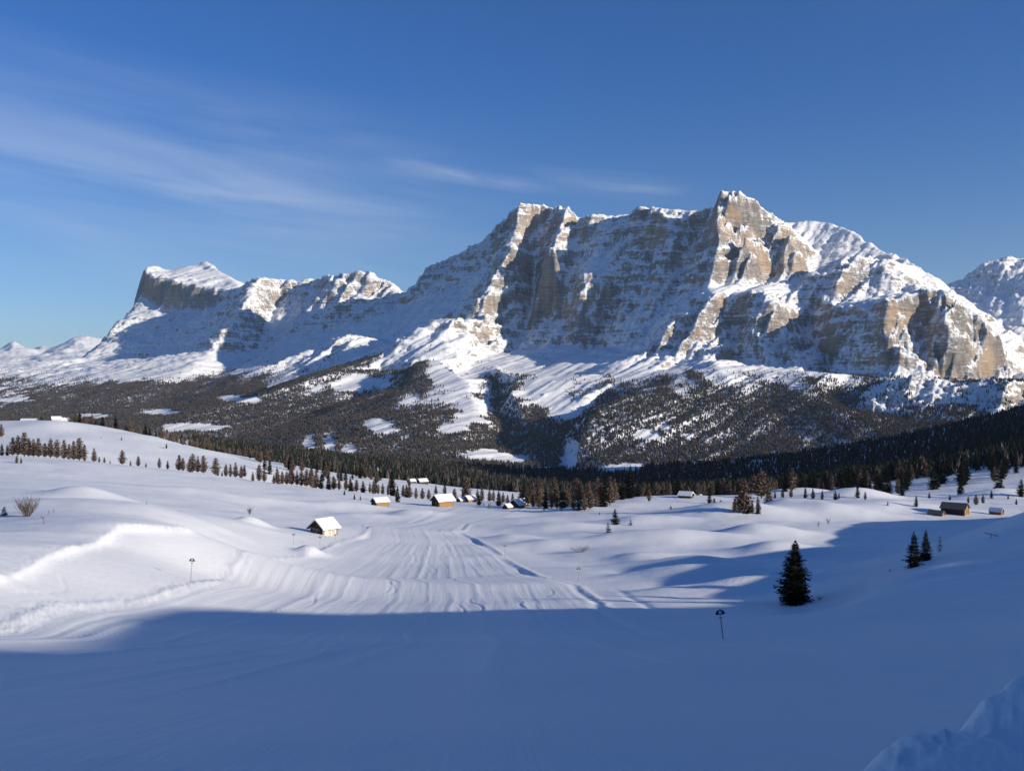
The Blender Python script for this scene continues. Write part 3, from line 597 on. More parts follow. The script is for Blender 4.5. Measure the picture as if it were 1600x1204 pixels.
def larch_crown(H, Rm, levels, nb, ntw, seed, base=.1):
    r = random.Random(seed); T = []; Vv = Vector
    for i in range(levels):
        t = (i+r.uniform(-.4, .4))/levels; t = min(max(t, 0), .98); z = H*(base+(1-base)*t)
        rad = Rm*(min(1, .45+t*3.2))*(1-t)**.62*r.uniform(.75, 1.1)+.01*H
        n = max(3, int(nb*(.5+.5*(1-t)))); p0 = r.uniform(0, 6.28)
        for k in range(n):
            ph = p0+6.283*(k+r.uniform(-.4, .4))/n; ln = rad*r.uniform(.6, 1.1)
            dr = Vv((math.cos(ph), math.sin(ph), 0)); sd = Vv((-math.sin(ph), math.cos(ph), 0)); up = r.uniform(.12, .5)
            def sp(s): return Vv((0, 0, z))+dr*ln*s+Vv((0, 0, ln*up*s))
            w = .010*H; a, c = sp(0), sp(1)
            T += [a-sd*w, c, a+sd*w, a-Vv((0, 0, w)), a+Vv((0, 0, w)), c]
            for j in range(ntw):
                s = (j+.8)/(ntw+.5); q = sp(s); tl = (ln*.42*(1-.4*s)+.02*H)*r.uniform(.6, 1.2)
                dd = (sd*r.uniform(-1, 1)+dr*r.uniform(0, .6)+Vv((0, 0, r.uniform(-.7, .8)))).normalized(); w2 = .016*H*r.uniform(.6, 1.6)
                nn = dd.cross(Vv((r.uniform(-1, 1), r.uniform(-1, 1), .3))).normalized()
                T += [q-nn*w2, q+dd*tl, q+nn*w2]
    return [tuple(p) for p in T]
def trunk_mesh(name, H, r0):
    bm = bmesh.new(); tube(bm, (0, 0, -.6), (0, 0, H*.5), r0, r0*.62, 7); tube(bm, (0, 0, H*.5), (0, 0, H*.97), r0*.62, r0*.12, 6)
    me = bm_mesh(name, bm); me.materials.append(M_BARK); return me
def far_conifer(name, seed, m, sides=7, tiers=4, R0=.19, base=.06):
    """unit height, ragged skirts"""
    r = random.Random(seed); T = []
    for i in range(tiers):
        zb = base+(1-base)*i/tiers*.92; zt = min(1., zb+.42); rad = R0*(1-i/tiers)**.8*r.uniform(.85, 1.15)+.012; p0 = r.uniform(0, 6)
        rim = [(math.cos(p0+6.283*k/sides)*rad*r.uniform(.6, 1.25), math.sin(p0+6.283*k/sides)*rad*r.uniform(.6, 1.25), zb+r.uniform(-.05, .05)) for k in range(sides)]
        for k in range(sides):
            a, b = rim[k], rim[(k+1) % sides]; mid = ((a[0]+b[0])*.27, (a[1]+b[1])*.27, (a[2]+b[2])/2+.05)
            T += [a, mid, (0, 0, zt), mid, b, (0, 0, zt)]
    return tri_mesh(name, T, m)
def scaled(T, s): return T
SPR = []   # mid-range spruces, about 10 m
for i, (H, Rm, sd) in enumerate([(10, 1.9, 1), (10, 1.6, 2), (10, 2.3, 3), (10, 1.75, 4)]):
    SPR.append((tri_mesh('spruce_crown', spruce_crown(H, Rm*1.15, 21, 12, 4, sd, tw=1.9), M_SPRUCE), trunk_mesh('spruce_trunk', H, .16)))
LAR = []
for i, (H, Rm, sd) in enumerate([(10, 1.9, 11), (10, 2.2, 12), (10, 1.6, 13), (10, 2.6, 14), (10, 1.8, 15)]):
    LAR.append((tri_mesh('larch_crown', larch_crown(H, Rm, 24, 9, 6, sd), M_LARCH), trunk_mesh('larch_trunk', H, .14)))
def tree(kind, loc, H, label, group, variant=None):
    V = (SPR if kind == 's' else LAR); cr, tr = V[R.randrange(len(V)) if variant is None else variant]
    nm = 'spruce' if kind == 's' else 'larch'
    e = bpy.data.objects.new(nm+'_tree', None); col.objects.link(e); e.location = (loc[0], loc[1], loc[2]-.15); e.rotation_euler = (0, 0, R.uniform(0, 6.28))
    k = H/10.; wd = R.uniform(.95, 1.3) if kind == 's' else R.uniform(1.15, 1.7); e.scale = (k*wd, k*wd, k); e.empty_display_size = .5
    for n2, me in (('crown', cr), ('trunk', tr)):
        o = bpy.data.objects.new(n2, me); col.objects.link(o); o.parent = e
    return tag(e, label, 'tree', group)

DS = np.geomspace(30, 1000, 420)
def on_ground(lst):
    """[(px, py, dguess)] -> terrain points seen at that direction, nearest in depth to the guess"""
    px = np.array([c[0] for c in lst], float); x = (px[:, None]-CX)/F*DS[None]; y = np.broadcast_to(DS, x.shape)
    z, _, _ = near_h(x, y); py = CY-F*z/DS
    out = []
    for i, (a, b, dg) in enumerate(lst):
        m = (DS > dg*.72) & (DS < dg*1.3); e = np.abs(py[i]-b)+np.abs(DS-dg)/dg*14; e[~m] = 1e9; j = int(np.argmin(e))
        out.append((x[i, j], DS[j], z[i, j]))
    return out
ROW = [  # px, py of the foot, height in px, kind, depth
 (4, 720, 11, 'l', 415), (26, 724, 12, 'l', 410), (33, 724, 9, 'l', 410), (2, 684, 20, 'l', 640), (3, 706, 18, 's', 430), (11, 706, 17, 's', 430), (20, 708, 28, 'l', 430), (28, 708, 31, 'l', 430), (38, 708, 36, 'l', 430), (45, 709, 28, 'l', 430), (52, 711, 27, 'l', 430),
 (60, 712, 29, 'l', 430), (70, 713, 22, 'l', 430), (79, 715, 29, 'l', 430), (89, 715, 28, 'l', 430), (100, 716, 29, 'l', 430), (108, 717, 24, 'l', 430), (115, 718, 29, 'l', 430), (124, 720, 34, 'l', 430), (132, 721, 26, 'l', 430), (147, 722, 21, 'l', 430),
 (155, 722, 9, 'l', 430), (163, 723, 9, 'l', 430), (172, 723, 5, 's', 430), (191, 726, 22, 'l', 432), (204, 727, 8, 'l', 432), (216, 728, 16, 'l', 432), (228, 728, 7, 'l', 432), (249, 731, 16, 'l', 436), (262, 733, 14, 'l', 436), (280, 735, 24, 'l', 438), (286, 735, 20, 'l', 438),
 (297, 740, 22, 'l', 430), (301, 736, 28, 'l', 440), (309, 737, 25, 'l', 440), (318, 738, 27, 'l', 440), (337, 739, 26, 'l', 442), (340, 745, 12, 'l', 428), (347, 743, 8, 's', 440), (353, 740, 19, 'l', 445), (360, 743, 20, 'l', 442), (368, 741, 23, 'l', 446), (377, 743, 19, 'l', 446), (382, 742, 17, 's', 448), (395, 752, 15, 'l', 430),
 (405, 750, 26, 'l', 452), (413, 751, 20, 'l', 452), (428, 754, 14, 's', 440), (433, 752, 24, 'l', 452), (441, 753, 20, 'l', 455), (448, 755, 20, 'l', 452), (456, 756, 24, 'l', 452), (464, 757, 22, 'l', 452), (471, 758, 23, 'l', 452), (479, 759, 27, 'l', 452), (486, 760, 29, 'l', 452), (494, 760, 26, 'l', 452),
 (502, 761, 21, 's', 452), (513, 761, 24, 's', 455), (521, 763, 21, 'l', 452), (530, 763, 19, 'l', 452), (538, 773, 8, 's', 400), (540, 764, 17, 'l', 452), (547, 766, 21, 's', 452), (554, 780, 9, 's', 380), (557, 768, 19, 'l', 450), (563, 781, 7, 's', 380), (567, 768, 18, 's', 452), (578, 769, 16, 'l', 450), (586, 770, 15, 'l', 450), (591, 771, 15, 'l', 450),
 (598, 771, 17, 'l', 450), (606, 773, 15, 'l', 446), (613, 774, 29, 's', 446), (621, 784, 25, 's', 395), (630, 776, 18, 'l', 444), (640, 777, 18, 'l', 440), (650, 778, 17, 'l', 438), (660, 778, 17, 'l', 436), (670, 779, 16, 'l', 434), (681, 772, 15, 's', 520), (695, 770, 15, 's', 540),
 (710, 778, 19, 'l', 440), (724, 779, 22, 's', 440), (729, 778, 36, 'l', 450), (746, 777, 18, 'l', 470), (748, 789, 16, 's', 372), (753, 778, 21, 'l', 460), (756, 789, 4, 's', 372), (765, 781, 18, 'l', 450), (771, 782, 18, 'l', 440), (779, 790, 23, 's', 405), (786, 786, 16, 'l', 430), (793, 787, 14, 'l', 420), (801, 787, 16, 'l', 440),
 (825, 792, 30, 'l', 430), (833, 793, 26, 'l', 420), (842, 794, 32, 'l', 425), (850, 797, 6, 's', 370), (853, 794, 30, 's', 430), (862, 795, 27, 'l', 420), (870, 795, 34, 'l', 430), (877, 798, 6, 's', 365), (880, 795, 28, 's', 425), (888, 796, 30, 'l', 420), (896, 796, 28, 'l', 420), (905, 796, 36, 's', 420), (913, 797, 26, 'l', 410), (922, 795, 30, 'l', 420), (932, 793, 24, 'l', 420),
 (938, 792, 34, 's', 425), (945, 790, 38, 's', 425), (953, 788, 42, 'l', 425), (960, 786, 36, 'l', 425), (972, 780, 28, 's', 430), (985, 778, 48, 's', 425), (997, 778, 26, 's', 440), (1014, 784, 28, 'l', 415), (1025, 778, 24, 'l', 440), (1036, 778, 25, 'l', 440), (1046, 778, 24, 'l', 440), (1056, 777, 18, 's', 450), (1048, 797, 8, 's', 352), (937, 804, 3, 's', 330),
 (1090, 775, 20, 'l', 440), (1100, 777, 25, 'l', 440), (1108, 787, 20, 's', 420), (1116, 797, 18, 'l', 400), (1126, 799, 16, 'l', 395), (1136, 791, 5, 's', 410), (1130, 778, 30, 'l', 450), (1140, 780, 25, 'l', 450), (1148, 800, 22, 'l', 390), (1155, 801, 32, 'l', 388), (1162, 801, 52, 'l', 388), (1168, 803, 26, 's', 386), (1175, 800, 18, 'l', 388), (1184, 803, 26, 's', 384),
 (1190, 778, 42, 'l', 440), (1201, 793, 27, 'l', 396), (1211, 778, 12, 's', 440), (1223, 777, 15, 's', 438), (1236, 777, 15, 'l', 440), (1258, 778, 17, 's', 440), (1270, 779, 16, 's', 440), (1285, 779, 14, 's', 440), (1305, 781, 14, 's', 430), (1311, 780, 10, 'l', 432), (1340, 778, 20, 's', 450), (1352, 781, 13, 'l', 440), (1369, 777, 22, 's', 455), (1381, 776, 20, 's', 460), (1387, 789, 7, 's', 400),
 (1410, 773, 24, 's', 470), (1432, 791, 17, 's', 395), (1452, 779, 11, 's', 450), (1484, 781, 9, 's', 440), (1500, 777, 30, 's', 470), (1562, 772, 36, 's', 480), (1549, 778, 13, 's', 450), (1525, 789, 16, 'l', 410), (1536, 787, 14, 'l', 410), (1588, 788, 9, 's', 410), (1575, 779, 7, 's', 450), (1513, 786, 11, 'l', 420), (1596, 775, 26, 's', 470),
 (190, 687, 5, 's', 700), (158, 684, 3, 's', 700), (260, 702, 8, 'l', 690), (275, 690, 14, 'l', 740), (285, 697, 13, 'l', 735), (265, 695, 15, 'l', 745), (350, 714, 6, 's', 690)]
for (px, py, h, k, d), (x, y, z) in zip(ROW, on_ground([(c[0], c[1], c[4]) for c in ROW])):
    nm = 'dark spruce' if k == 's' else 'bare brown larch'
    if px < 400: lb, g = nm+' in the open row along the rim of the sloping meadow', 'trees along the meadow rim'
    elif px < 715: lb, g = nm+' in the tree belt between the wooden huts and the valley', 'trees in the belt behind the huts'
    elif px < 1000: lb, g = nm+' in the grove past the far end of the ski run', 'trees in the grove at the end of the run'
    elif px < 1245: lb, g = nm+' in the clump near the snow roofed chalet', 'trees near the chalet'
    else: lb, g = nm+' at the foot of the shaded forest hill above the barn', 'trees at the foot of the forest hill'
    if h < 10: lb, g = lb.replace('dark', 'small dark').replace('bare', 'small bare'), 'small '+g
    H = max(1.2, h*1.08*y/F)
    if h >= 10: lb = ('tall ' if H > 8.3 else 'medium ' if H > 5.8 else 'short ')+lb
    tree(k, (x, y, z), H, lb, g)
# more trees of the nearer woods, one by one
def wood(n, px0, px1, d0, d1, pl, h0, h1, lbl, grp, keep=None):
    pts = []
    while len(pts) < n:
        px = R.uniform(px0, px1); d = d0+(d1-d0)*R.random()
        if keep and not keep(px, d): continue
        pts.append(((px-CX)/F*d, d))
    A = np.array(pts); z, _, _ = near_h(A[:, 0], A[:, 1])
    for (x, y), zz in zip(pts, z):
        k = 'l' if R.random() < pl else 's'
        H = R.uniform(h0, h1); q = (H-h0)/(h1-h0)
        tree(k, (x, y, zz), H, ('tall ' if q > .66 else 'medium ' if q > .33 else 'short ')+('bare brown larch ' if k == 'l' else 'dark spruce ')+lbl, grp)
wood(46, 815, 1000, 435, 620, .5, 7, 12, 'inside the dense grove beyond the run', 'trees inside the grove')
wood(46, 1000, 1240, 440, 640, .55, 7, 12, 'inside the wood behind the chalet', 'trees in the wood behind the chalet')
wood(95, 1240, 1660, 490, 700, .2, 7, 14, 'on the lower edge of the shaded forest hill', 'trees on the lower forest hill', lambda p, d: not (1515 < p < 1550 or 1590 < p < 1640) and (d > 560 or noise2(np.array([p/30.]), np.array([d/40.]), 3)[0] > -.1))
wood(52, 90, 400, 745, 820, .7, 6, 11, 'in the belt just behind the snowy knoll', 'trees behind the knoll')
wood(50, 400, 640, 560, 760, .6, 6, 10, 'scattered over the meadow below the belt', 'trees scattered below the belt')

# ------------------------------------------------------------------ forests too far to count
FARS = [far_conifer('far_spruce', 1, M_SPRUCE_FAR), far_conifer('far_spruce', 2, M_SPRUCE_FAR, R0=.15), far_conifer('far_larch', 3, M_LARCH_FAR, R0=.2, base=.1), far_conifer('far_larch', 4, M_LARCH_FAR, R0=.16, base=.1),
        far_conifer('dark_spruce', 5, M_SPRUCE, R0=.2), far_conifer('dark_spruce', 6, M_SPRUCE, R0=.15)]
PROTO = []
for i, me in enumerate(FARS): PROTO.append(bpy.data.objects.new('forest_tree_shape', me))
def scatter(name, P, kind, size, rot, label):
    me = bpy.data.meshes.new(name); me.vertices.add(len(P)); me.vertices.foreach_set('co', np.asarray(P, np.float32).ravel())
    a = me.attributes.new('kind', 'INT', 'POINT'); a.data.foreach_set('value', np.asarray(kind, np.int32))
    a = me.attributes.new('size', 'FLOAT_VECTOR', 'POINT'); a.data.foreach_set('vector', np.asarray(size, np.float32).ravel())
    a = me.attributes.new('turn', 'FLOAT_VECTOR', 'POINT'); a.data.foreach_set('vector', np.asarray(rot, np.float32).ravel())
    o = link(name, me); ng = bpy.data.node_groups.new(name, 'GeometryNodeTree')
    ng.interface.new_socket('Geometry', in_out='INPUT', socket_type='NodeSocketGeometry'); ng.interface.new_socket('Geometry', in_out='OUTPUT', socket_type='NodeSocketGeometry')
    g = N(ng); gi = g('NodeGroupInput'); go = g('NodeGroupOutput'); gti = g('GeometryNodeGeometryToInstance')
    for p in reversed(PROTO):
        oi = g('GeometryNodeObjectInfo', {'Object': p}); ng.links.new(oi.outputs['Geometry'], gti.inputs[0])
    na = lambda n, t: g('GeometryNodeInputNamedAttribute', {'Name': n}, data_type=t).outputs[0]
    iop = g('GeometryNodeInstanceOnPoints', {'Points': gi.outputs[0], 'Instance': gti.outputs[0], 'Pick Instance': True, 'Instance Index': na('kind', 'INT'), 'Scale': na('size', 'FLOAT_VECTOR')})
    e2r = g('FunctionNodeEulerToRotation', {0: na('turn', 'FLOAT_VECTOR')}); ng.links.new(e2r.outputs[0], iop.inputs['Rotation'])
    ng.links.new(iop.outputs[0], go.inputs[0])
    md = o.modifiers.new('scatter', 'NODES'); md.node_group = ng; o['kind'] = 'stuff'; o['label'] = label; return o
def put(name, x, y, z, kinds, probs, h0, h1, label):
    n = len(x); h = rng.uniform(h0, h1, n)*rng.choice([.7, 1, 1, 1.15], n); w = h*rng.uniform(.8, 1.25, n)
    scatter(name, np.stack([x, y, z-.3], -1), rng.choice(kinds, n, p=probs), np.stack([w, w, h], -1), np.stack([0*x, 0*x, rng.uniform(0, 6.28, n)], -1), label)
# woods on the near terrain
def near_wood(name, n, px0, px1, d0, d1, kinds, probs, h0, h1, label, keep):
    px = rng.uniform(px0, px1, n*3); d = np.sqrt(rng.uniform(d0**2, d1**2, n*3)); m = keep(px, d); px, d = px[m][:n], d[m][:n]
    x = (px-CX)/F*d; z, _, _ = near_h(x, d); put(name, x, d, z, kinds, probs, h0, h1, label)
near_wood('valley_forest', 12000, 300, 1010, 820, 2200, [4, 5, 2, 3, 0], [.33, .27, .10, .06, .24], 8, 13, 'dense dark conifer forest filling the valley floor',
          lambda p, d: ~((p > 560) & (p < 850) & (d < 930)) & (fbm(p/60., d/90., 3, 201) > -.42) & ((d > 960) | (p < 560) & (fbm(p/30, d/40, 2, 202) > .0) | (p > 840)))
near_wood('left_valley_forest', 1500, -250, 320, 800, 1900, [2, 3, 4, 5], [.38, .25, .2, .17], 8, 13, 'brown larch forest beyond the snowy knoll', lambda p, d: fbm(p/60., d/90., 3, 203) > -.3)
near_wood('hill_forest', 20000, 1000, 1900, 640, 2300, [4, 5, 2, 3], [.50, .38, .08, .04], 8, 14, 'black shaded conifer forest covering the hill',
          lambda p, d: ~((((p-1490)/46)**2+((d-1010)/70)**2 < 1)) & (fbm(p/70., d/110., 3, 204) > -.5))
# woods on the mountain slopes
PYM = CY-F*MZ/DD; PXM = CX+F*UU
clear = np.zeros_like(MZ); cn = .95*fbm(XX/170, YY/120, 4, 220)+.4*fbm(XX/35, YY/35, 2, 221)
for (a, b, ra, rb) in [(592, 664, 18, 9), (740, 640, 30, 22), (715, 665, 26, 12), (762, 712, 40, 9), (800, 716, 26, 7), (972, 732, 34, 10), (483, 695, 9, 14), (515, 692, 10, 13), (545, 705, 9, 12), (720, 600, 28, 30), (690, 580, 26, 12), (250, 645, 34, 5), (300, 667, 36, 5), (380, 625, 30, 6), (200, 588, 60, 6),
                       (880, 640, 22, 22), (1040, 668, 12, 5), (1010, 680, 16, 6), (1075, 680, 12, 4), (150, 650, 22, 4), (20, 625, 30, 4), (560, 600, 50, 9), (1110, 742, 18, 5), (845, 610, 34, 20), (890, 720, 12, 26)]:
    clear = np.maximum(clear, sstep(1.3, .8, np.hypot((PXM-a)/ra, (PYM-b)/rb)+cn))
forest = np.maximum(forest, np.maximum(np.where(PXM > 930, sstep(550, 632, PYM), sstep(575, 645, PYM)), sstep(562, 604, PYM)*sstep(460, 380, PXM))*.88*(1-sstep(.25, .6, rk)*.4))
fm = forest+.42*fbm(XX/420, YY/420, 4, 210)+.24*fbm(XX/90, YY/90, 3, 211)+.42*fbm(XX/60, YY/330, 3, 212)-sstep(640, 560, PYM)*.25-1.3*clear-rk*.25
dens = sstep(.22, .75, fm)**1.4+.05*sstep(-.05, .3, fm)
dens *= np.gradient(D)[:, None]*DD*(U[1]-U[0])*(PYM < 790)*(np.abs(UU) < .62)
NF = 340000
ci = rng.choice(dens.size, NF, p=(dens/dens.sum()).ravel()); ii, jj = np.unravel_index(ci, dens.shape)
ii = np.clip(ii+rng.uniform(-.5, .5, NF), 0, ND-1.01); jj = np.clip(jj+rng.uniform(-.5, .5, NF), 0, NU-1.01)
PP = bilin(np.stack([XX, YY, MZ], -1), ii, jj)
hl = .75+.5*rng.random(NF)
scatter('mountain_forest', PP-np.array([0, 0, 1.]), rng.choice([0, 1, 2, 3], NF, p=[.36, .24, .26, .14]), np.stack([hl*17, hl*17, hl*13], -1), np.stack([0*hl, 0*hl, rng.uniform(0, 6.28, NF)], -1),
        'frosted conifer forest on the lower mountain slopes')

# ------------------------------------------------------------------ single trees and shrubs on the snow
def hero(px, py, d, hpx, levels, nb, ntw, Rf, seed, label, group=None, asym=.12, sink=.1, lean=0.):
    (x, y, z), = on_ground([(px, py, d)]); H = hpx*y/F
    e = bpy.data.objects.new('spruce_tree', None); col.objects.link(e); e.location = (x, y, z-sink); e.empty_display_size = .5
    cr = link('crown', tri_mesh('crown', spruce_crown(H, H*Rf, levels, nb, ntw, seed, asym, .0, lean, 2. if hpx < 30 else 1.), M_SPRUCE), None, e)
    link('trunk', trunk_mesh('trunk', H, H*.018), None, e)
    return tag(e, label, 'tree', group)
hero(1243, 943, 152, 106, 34, 15, 9, .27, 3, 'large dense spruce standing alone in a hollow of the snow', sink=.5)
hero(961, 820, 292, 26, 18, 9, 4, .33, 5, 'bushy spruce, the tallest of three on the sunny mounds')
hero(985, 820, 290, 12, 12, 8, 3, .36, 6, 'tiny spruce to the shadow free side of the bushy spruce')
hero(950, 832, 268, 19, 15, 8, 3, .30, 7, 'slim little spruce just below the bushy spruce')
hero(1428, 886, 112, 64, 30, 12, 7, .23, 8, 'spruce with its foot behind the shaded snow bank, of the pair the one lower down', sink=.6)
hero(1447, 876, 118, 56, 30, 12, 7, .22, 9, 'spruce with its foot behind the shaded snow bank, of the pair the one higher up', sink=.6)
hero(7, 806, 140, 16, 12, 9, 4, .45, 10, 'stubby dark spruce beside the leafless bush')
def twigs(n, H, Rw, seed, thick=.012):
    r = random.Random(seed); T = []
    def br(p, d, l, w, dep):
        e = p+d*l; s = d.orthogonal().normalized(); t = d.cross(s)
        for q in (s, t): T.extend([p-q*w, p+q*w, e])
        if dep:
            for k in range(4): br(p+d*l*r.uniform(.25, .95), (d+Vector((r.uniform(-1, 1), r.uniform(-1, 1), r.uniform(-.1, .8)))*.6).normalized(), l*r.uniform(.35, .55), w*.6, dep-1)
    for i in range(n):
        a = r.uniform(0, 6.28); k = r.random()**.6; d = Vector((math.cos(a)*Rw*k, math.sin(a)*Rw*k, H*r.uniform(.6, 1.))); l = d.length*.62
        br(Vector((math.cos(a)*.15*k*Rw, math.sin(a)*.15*k*Rw, -.1)), d.normalized(), l, thick*H*.5, 2)
    return [tuple(p) for p in T]
def shrub(px, py, d, hpx, wf, n, seed, label, name='leafless_bush', cat='bush'):
    (x, y, z), = on_ground([(px, py, d)]); H = hpx*y/F
    o = link(name, tri_mesh(name, twigs(n*2, H, H*wf, seed), M_LARCH)); o.location = (x, y, z); return tag(o, label, cat)
shrub(42, 806, 136, 42, .55, 34, 1, 'big leafless bush with reddish twigs on the crest of the left bank')
shrub(906, 863, 210, 14, 1.5, 26, 2, 'low spreading leafless bush on the snow beside the run')
shrub(390, 803, 262, 17, .4, 16, 3, 'lone leafless shrub on the slope above the dark hut')
shrub(1281, 937, 150, 13, .6, 10, 4, 'small leafless shrub next to the large lone spruce')
shrub(1390, 893, 100, 9, .6, 8, 5, 'tiny twiggy shrub below the pair of spruces')
shrub(1294, 818, 318, 16, .3, 8, 6, 'thin leafless sapling at the end of the lit mounds', 'leafless_sapling', 'sapling')
shrub(1279, 822, 312, 12, .5, 8, 7, 'low twiggy shrub at the end of the lit mounds')
(x, y, z), = on_ground([(1469, 862, 114)])
e = bpy.data.objects.new('larch_tree', None); col.objects.link(e); e.location = (x, y, z-.3); tag(e, 'young bare larch next to the pair of spruces on the bank', 'tree')
link('crown', tri_mesh('crown', larch_crown(2.4, .75, 9, 6, 4, 77, .05), M_LARCH), None, e); link('trunk', trunk_mesh('trunk', 2.4, .035), None, e)

# ------------------------------------------------------------------ huts
def hut(name, px, py, d, Wd, L, Hw, rise, theta, gm, sm, roof, label, cat='hut', sink=.35, over=.6, snow=.32, win=0, door=True, porch=False, group=None, parts=True):  # gm, sm: gable and side colours; barns get their sunlit walls painted lighter
    (x, y, z), = on_ground([(px, py, d)])
    e = bpy.data.objects.new(name, None); col.objects.link(e); e.location = (x, y, z-sink); e.rotation_euler = (0, 0, -math.radians(theta)); tag(e, label, cat, group)
    h = Wd/2; H = Hw+sink
    # log courses, long sides and gable sides
    bm = bmesh.new(); nc = max(4, int(H/.3)); ch = H/nc
    for s in (-1, 1):
        for i in range(nc):
            box(bm, s*h-.11, s*h+.11, -L/2-.22, L/2+.22, i*ch+.012, (i+1)*ch-.012)
    link('side_wall', bm_mesh('side_wall', bm), sm, e)
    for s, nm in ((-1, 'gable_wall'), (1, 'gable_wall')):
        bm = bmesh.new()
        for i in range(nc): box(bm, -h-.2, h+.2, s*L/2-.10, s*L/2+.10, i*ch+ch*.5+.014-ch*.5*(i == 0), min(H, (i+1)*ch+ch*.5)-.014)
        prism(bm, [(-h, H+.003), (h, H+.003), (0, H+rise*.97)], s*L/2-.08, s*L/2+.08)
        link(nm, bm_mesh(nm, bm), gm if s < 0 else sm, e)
    k = rise/h; ex = h+over; ez = H-over*k; tk = .14
    bm = bmesh.new(); prism(bm, [(-ex, ez), (-ex, ez+tk), (0, H+rise+tk), (ex, ez+tk), (ex, ez), (0, H+rise)], -L/2-over, L/2+over)
    rf = link('roof', bm_mesh('roof', bm), M_GREYROOF if roof == 'grey' else M_WOODD, e)
    if roof == 'snow':
        bm = bmesh.new(); a = tk+.01; ex2 = ex+.05
        prism(bm, [(-ex2, ez+a-.05*k), (-ex2+.04, ez+a+snow*.7), (-ex*.5, (ez+H+rise)/2+a+snow), (0, H+rise+a+snow*.9), (ex*.5, (ez+H+rise)/2+a+snow), (ex2-.04, ez+a+snow*.7), (ex2, ez+a-.05*k), (0, H+rise+a)], -L/2-over-.04, L/2+over+.04)
        link('snow_cover', bm_mesh('snow_cover', bm), M_ROOFSNOW, rf)
    if door:
        bm = bmesh.new(); box(bm, -.45+.2*h, .45+.2*h, -L/2-.18, -L/2-.115, sink*.9, H*.86); dr = link('door', bm_mesh('door', bm), M_WOODM, e)
        bm = bmesh.new(); box(bm, .2*h+.28, .2*h+.36, -L/2-.23, -L/2-.185, H*.45, H*.52); link('handle', bm_mesh('handle', bm), M_BARK, dr)
    for i in range(win):
        cx = (-.62+.42*i)*h if win > 1 else -.45*h
        bm = bmesh.new(); box(bm, cx-.33, cx+.33, -L/2-.17, -L/2-.115, H*.42, H*.86); w = link('window', bm_mesh('window', bm), M_SHUTTER, e)
        bm = bmesh.new(); box(bm, cx-.22, cx+.22, -L/2-.20, -L/2-.175, H*.48, H*.80); link('pane', bm_mesh('pane', bm), M_GLASS, w)
    if porch:
        for yy in (-L*.1, L*.2, L*.46):
            bm = bmesh.new(); tube(bm, (h+.45, yy, 0), (h+.45, yy, H-.25), .06, .06); link('post', bm_mesh('post', bm), M_BARK, e)
    return e
hut('alpine_hut', 506, 834, 268, 4.1, 4.1, 1.7, 1.55, 36, M_WOODD, M_PLASTER, 'snow', 'dark timber hut with a snowy roof and a shaded window front, left of the run', win=3, porch=True, over=.75)
hut('hay_barn', 692, 791, 352, 4.8, 6.2, 2.5, 1.7, 54, M_WOODD, M_WOODSUN, 'snow', 'snow roofed log barn with a golden sunlit side at the head of the run', 'barn', over=.7)
hut('hay_barn', 594, 791, 362, 3.7, 4.6, 1.7, 1.1, 56, M_WOODD, M_WOODSUN, 'snow', 'small snow roofed barn with a glowing sunlit side on the left snow meadow', 'barn', over=.5)
hut('hay_barn', 734, 784, 440, 3.6, 4.2, 1.5, 1.2, 50, M_WOODD, M_WOODSUN, 'snow', 'small barn half hidden behind the crest past the sunlit log barn', 'barn', over=.5)
hut('hay_barn', 722, 783, 450, 3.2, 3.8, .9, .9, 50, M_WOODD, M_WOODM, 'snow', 'low snow covered shed beside the small barn behind the crest', 'shed', door=False, over=.5)
hut('hay_barn', 811, 792, 392, 4.4, 5, 1.3, 1.5, 42, M_WOODD, M_WOODM, 'snow', 'dark gabled hut with a bright snow roof at the edge of the grove', 'hut', over=.6)
hut('shed', 793, 795, 365, 2.2, 2.2, .8, .75, 42, M_WOODD, M_WOODM, 'snow', 'tiny snow roofed shed at the far end of the run', 'shed', door=False, over=.35)
hut('hay_barn', 1492, 801, 346, 4.6, 7.2, 2.2, 1.45, -50, M_WOODSUN, M_WOODD, 'grey', 'grey roofed log barn with a lit gable on the shaded meadow', 'barn', over=.6)
hut('shed', 1463, 803, 338, 3.4, 4.2, .5, 1.0, -50, M_WOODM, M_WOODD, 'grey', 'low half buried shed beside the grey roofed barn', 'shed', door=False, over=.4)
hut('hay_barn', 1557, 803, 345, 2.6, 3.4, 1.2, .9, -46, M_WOODM, M_WOODM, 'snow', 'small lone hut with a thin snow roof on the shaded meadow', 'hut', over=.4, snow=.12)
hut('chalet', 1072, 777, 425, 3.8, 4.6, 1.1, 1.1, -62, M_WOODD, M_WOODD, 'snow', 'snow roofed chalet on the low ridge by the larch clump', 'chalet', over=.6)
hut('chalet_annex', 1089, 778, 428, 3, 3.4, .8, .8, -62, M_WOODD, M_WOODD, 'snow', 'smaller annex standing next to the snow roofed chalet', 'annex', door=False, over=.5)
hut('mountain_lodge', 45, 661, 790, 5, 10, 1.9, 1.2, 80, M_WOODM, M_WOODD, 'snow', 'long low lodge with a snowy roof behind the knoll crest', 'lodge', win=2)
hut('house', 88, 660, 800, 4.2, 6, 2.6, 1.5, 60, M_PLASTER, M_PLASTER, 'snow', 'pale house with a snowy roof among trees behind the knoll', 'house', win=2)
hut('house', 101, 662, 805, 4, 5, 2.6, 1.5, 50, M_PLASTER, M_PLASTER, 'snow', 'smaller pale house next to the pale house behind the knoll', 'house', win=1)
hut('hay_barn', 548, 747, 860, 5, 7, 2.2, 1.8, 60, M_WOODD, M_WOODD, 'snow', 'far snow roofed barn in a gap of the tree belt', 'barn')
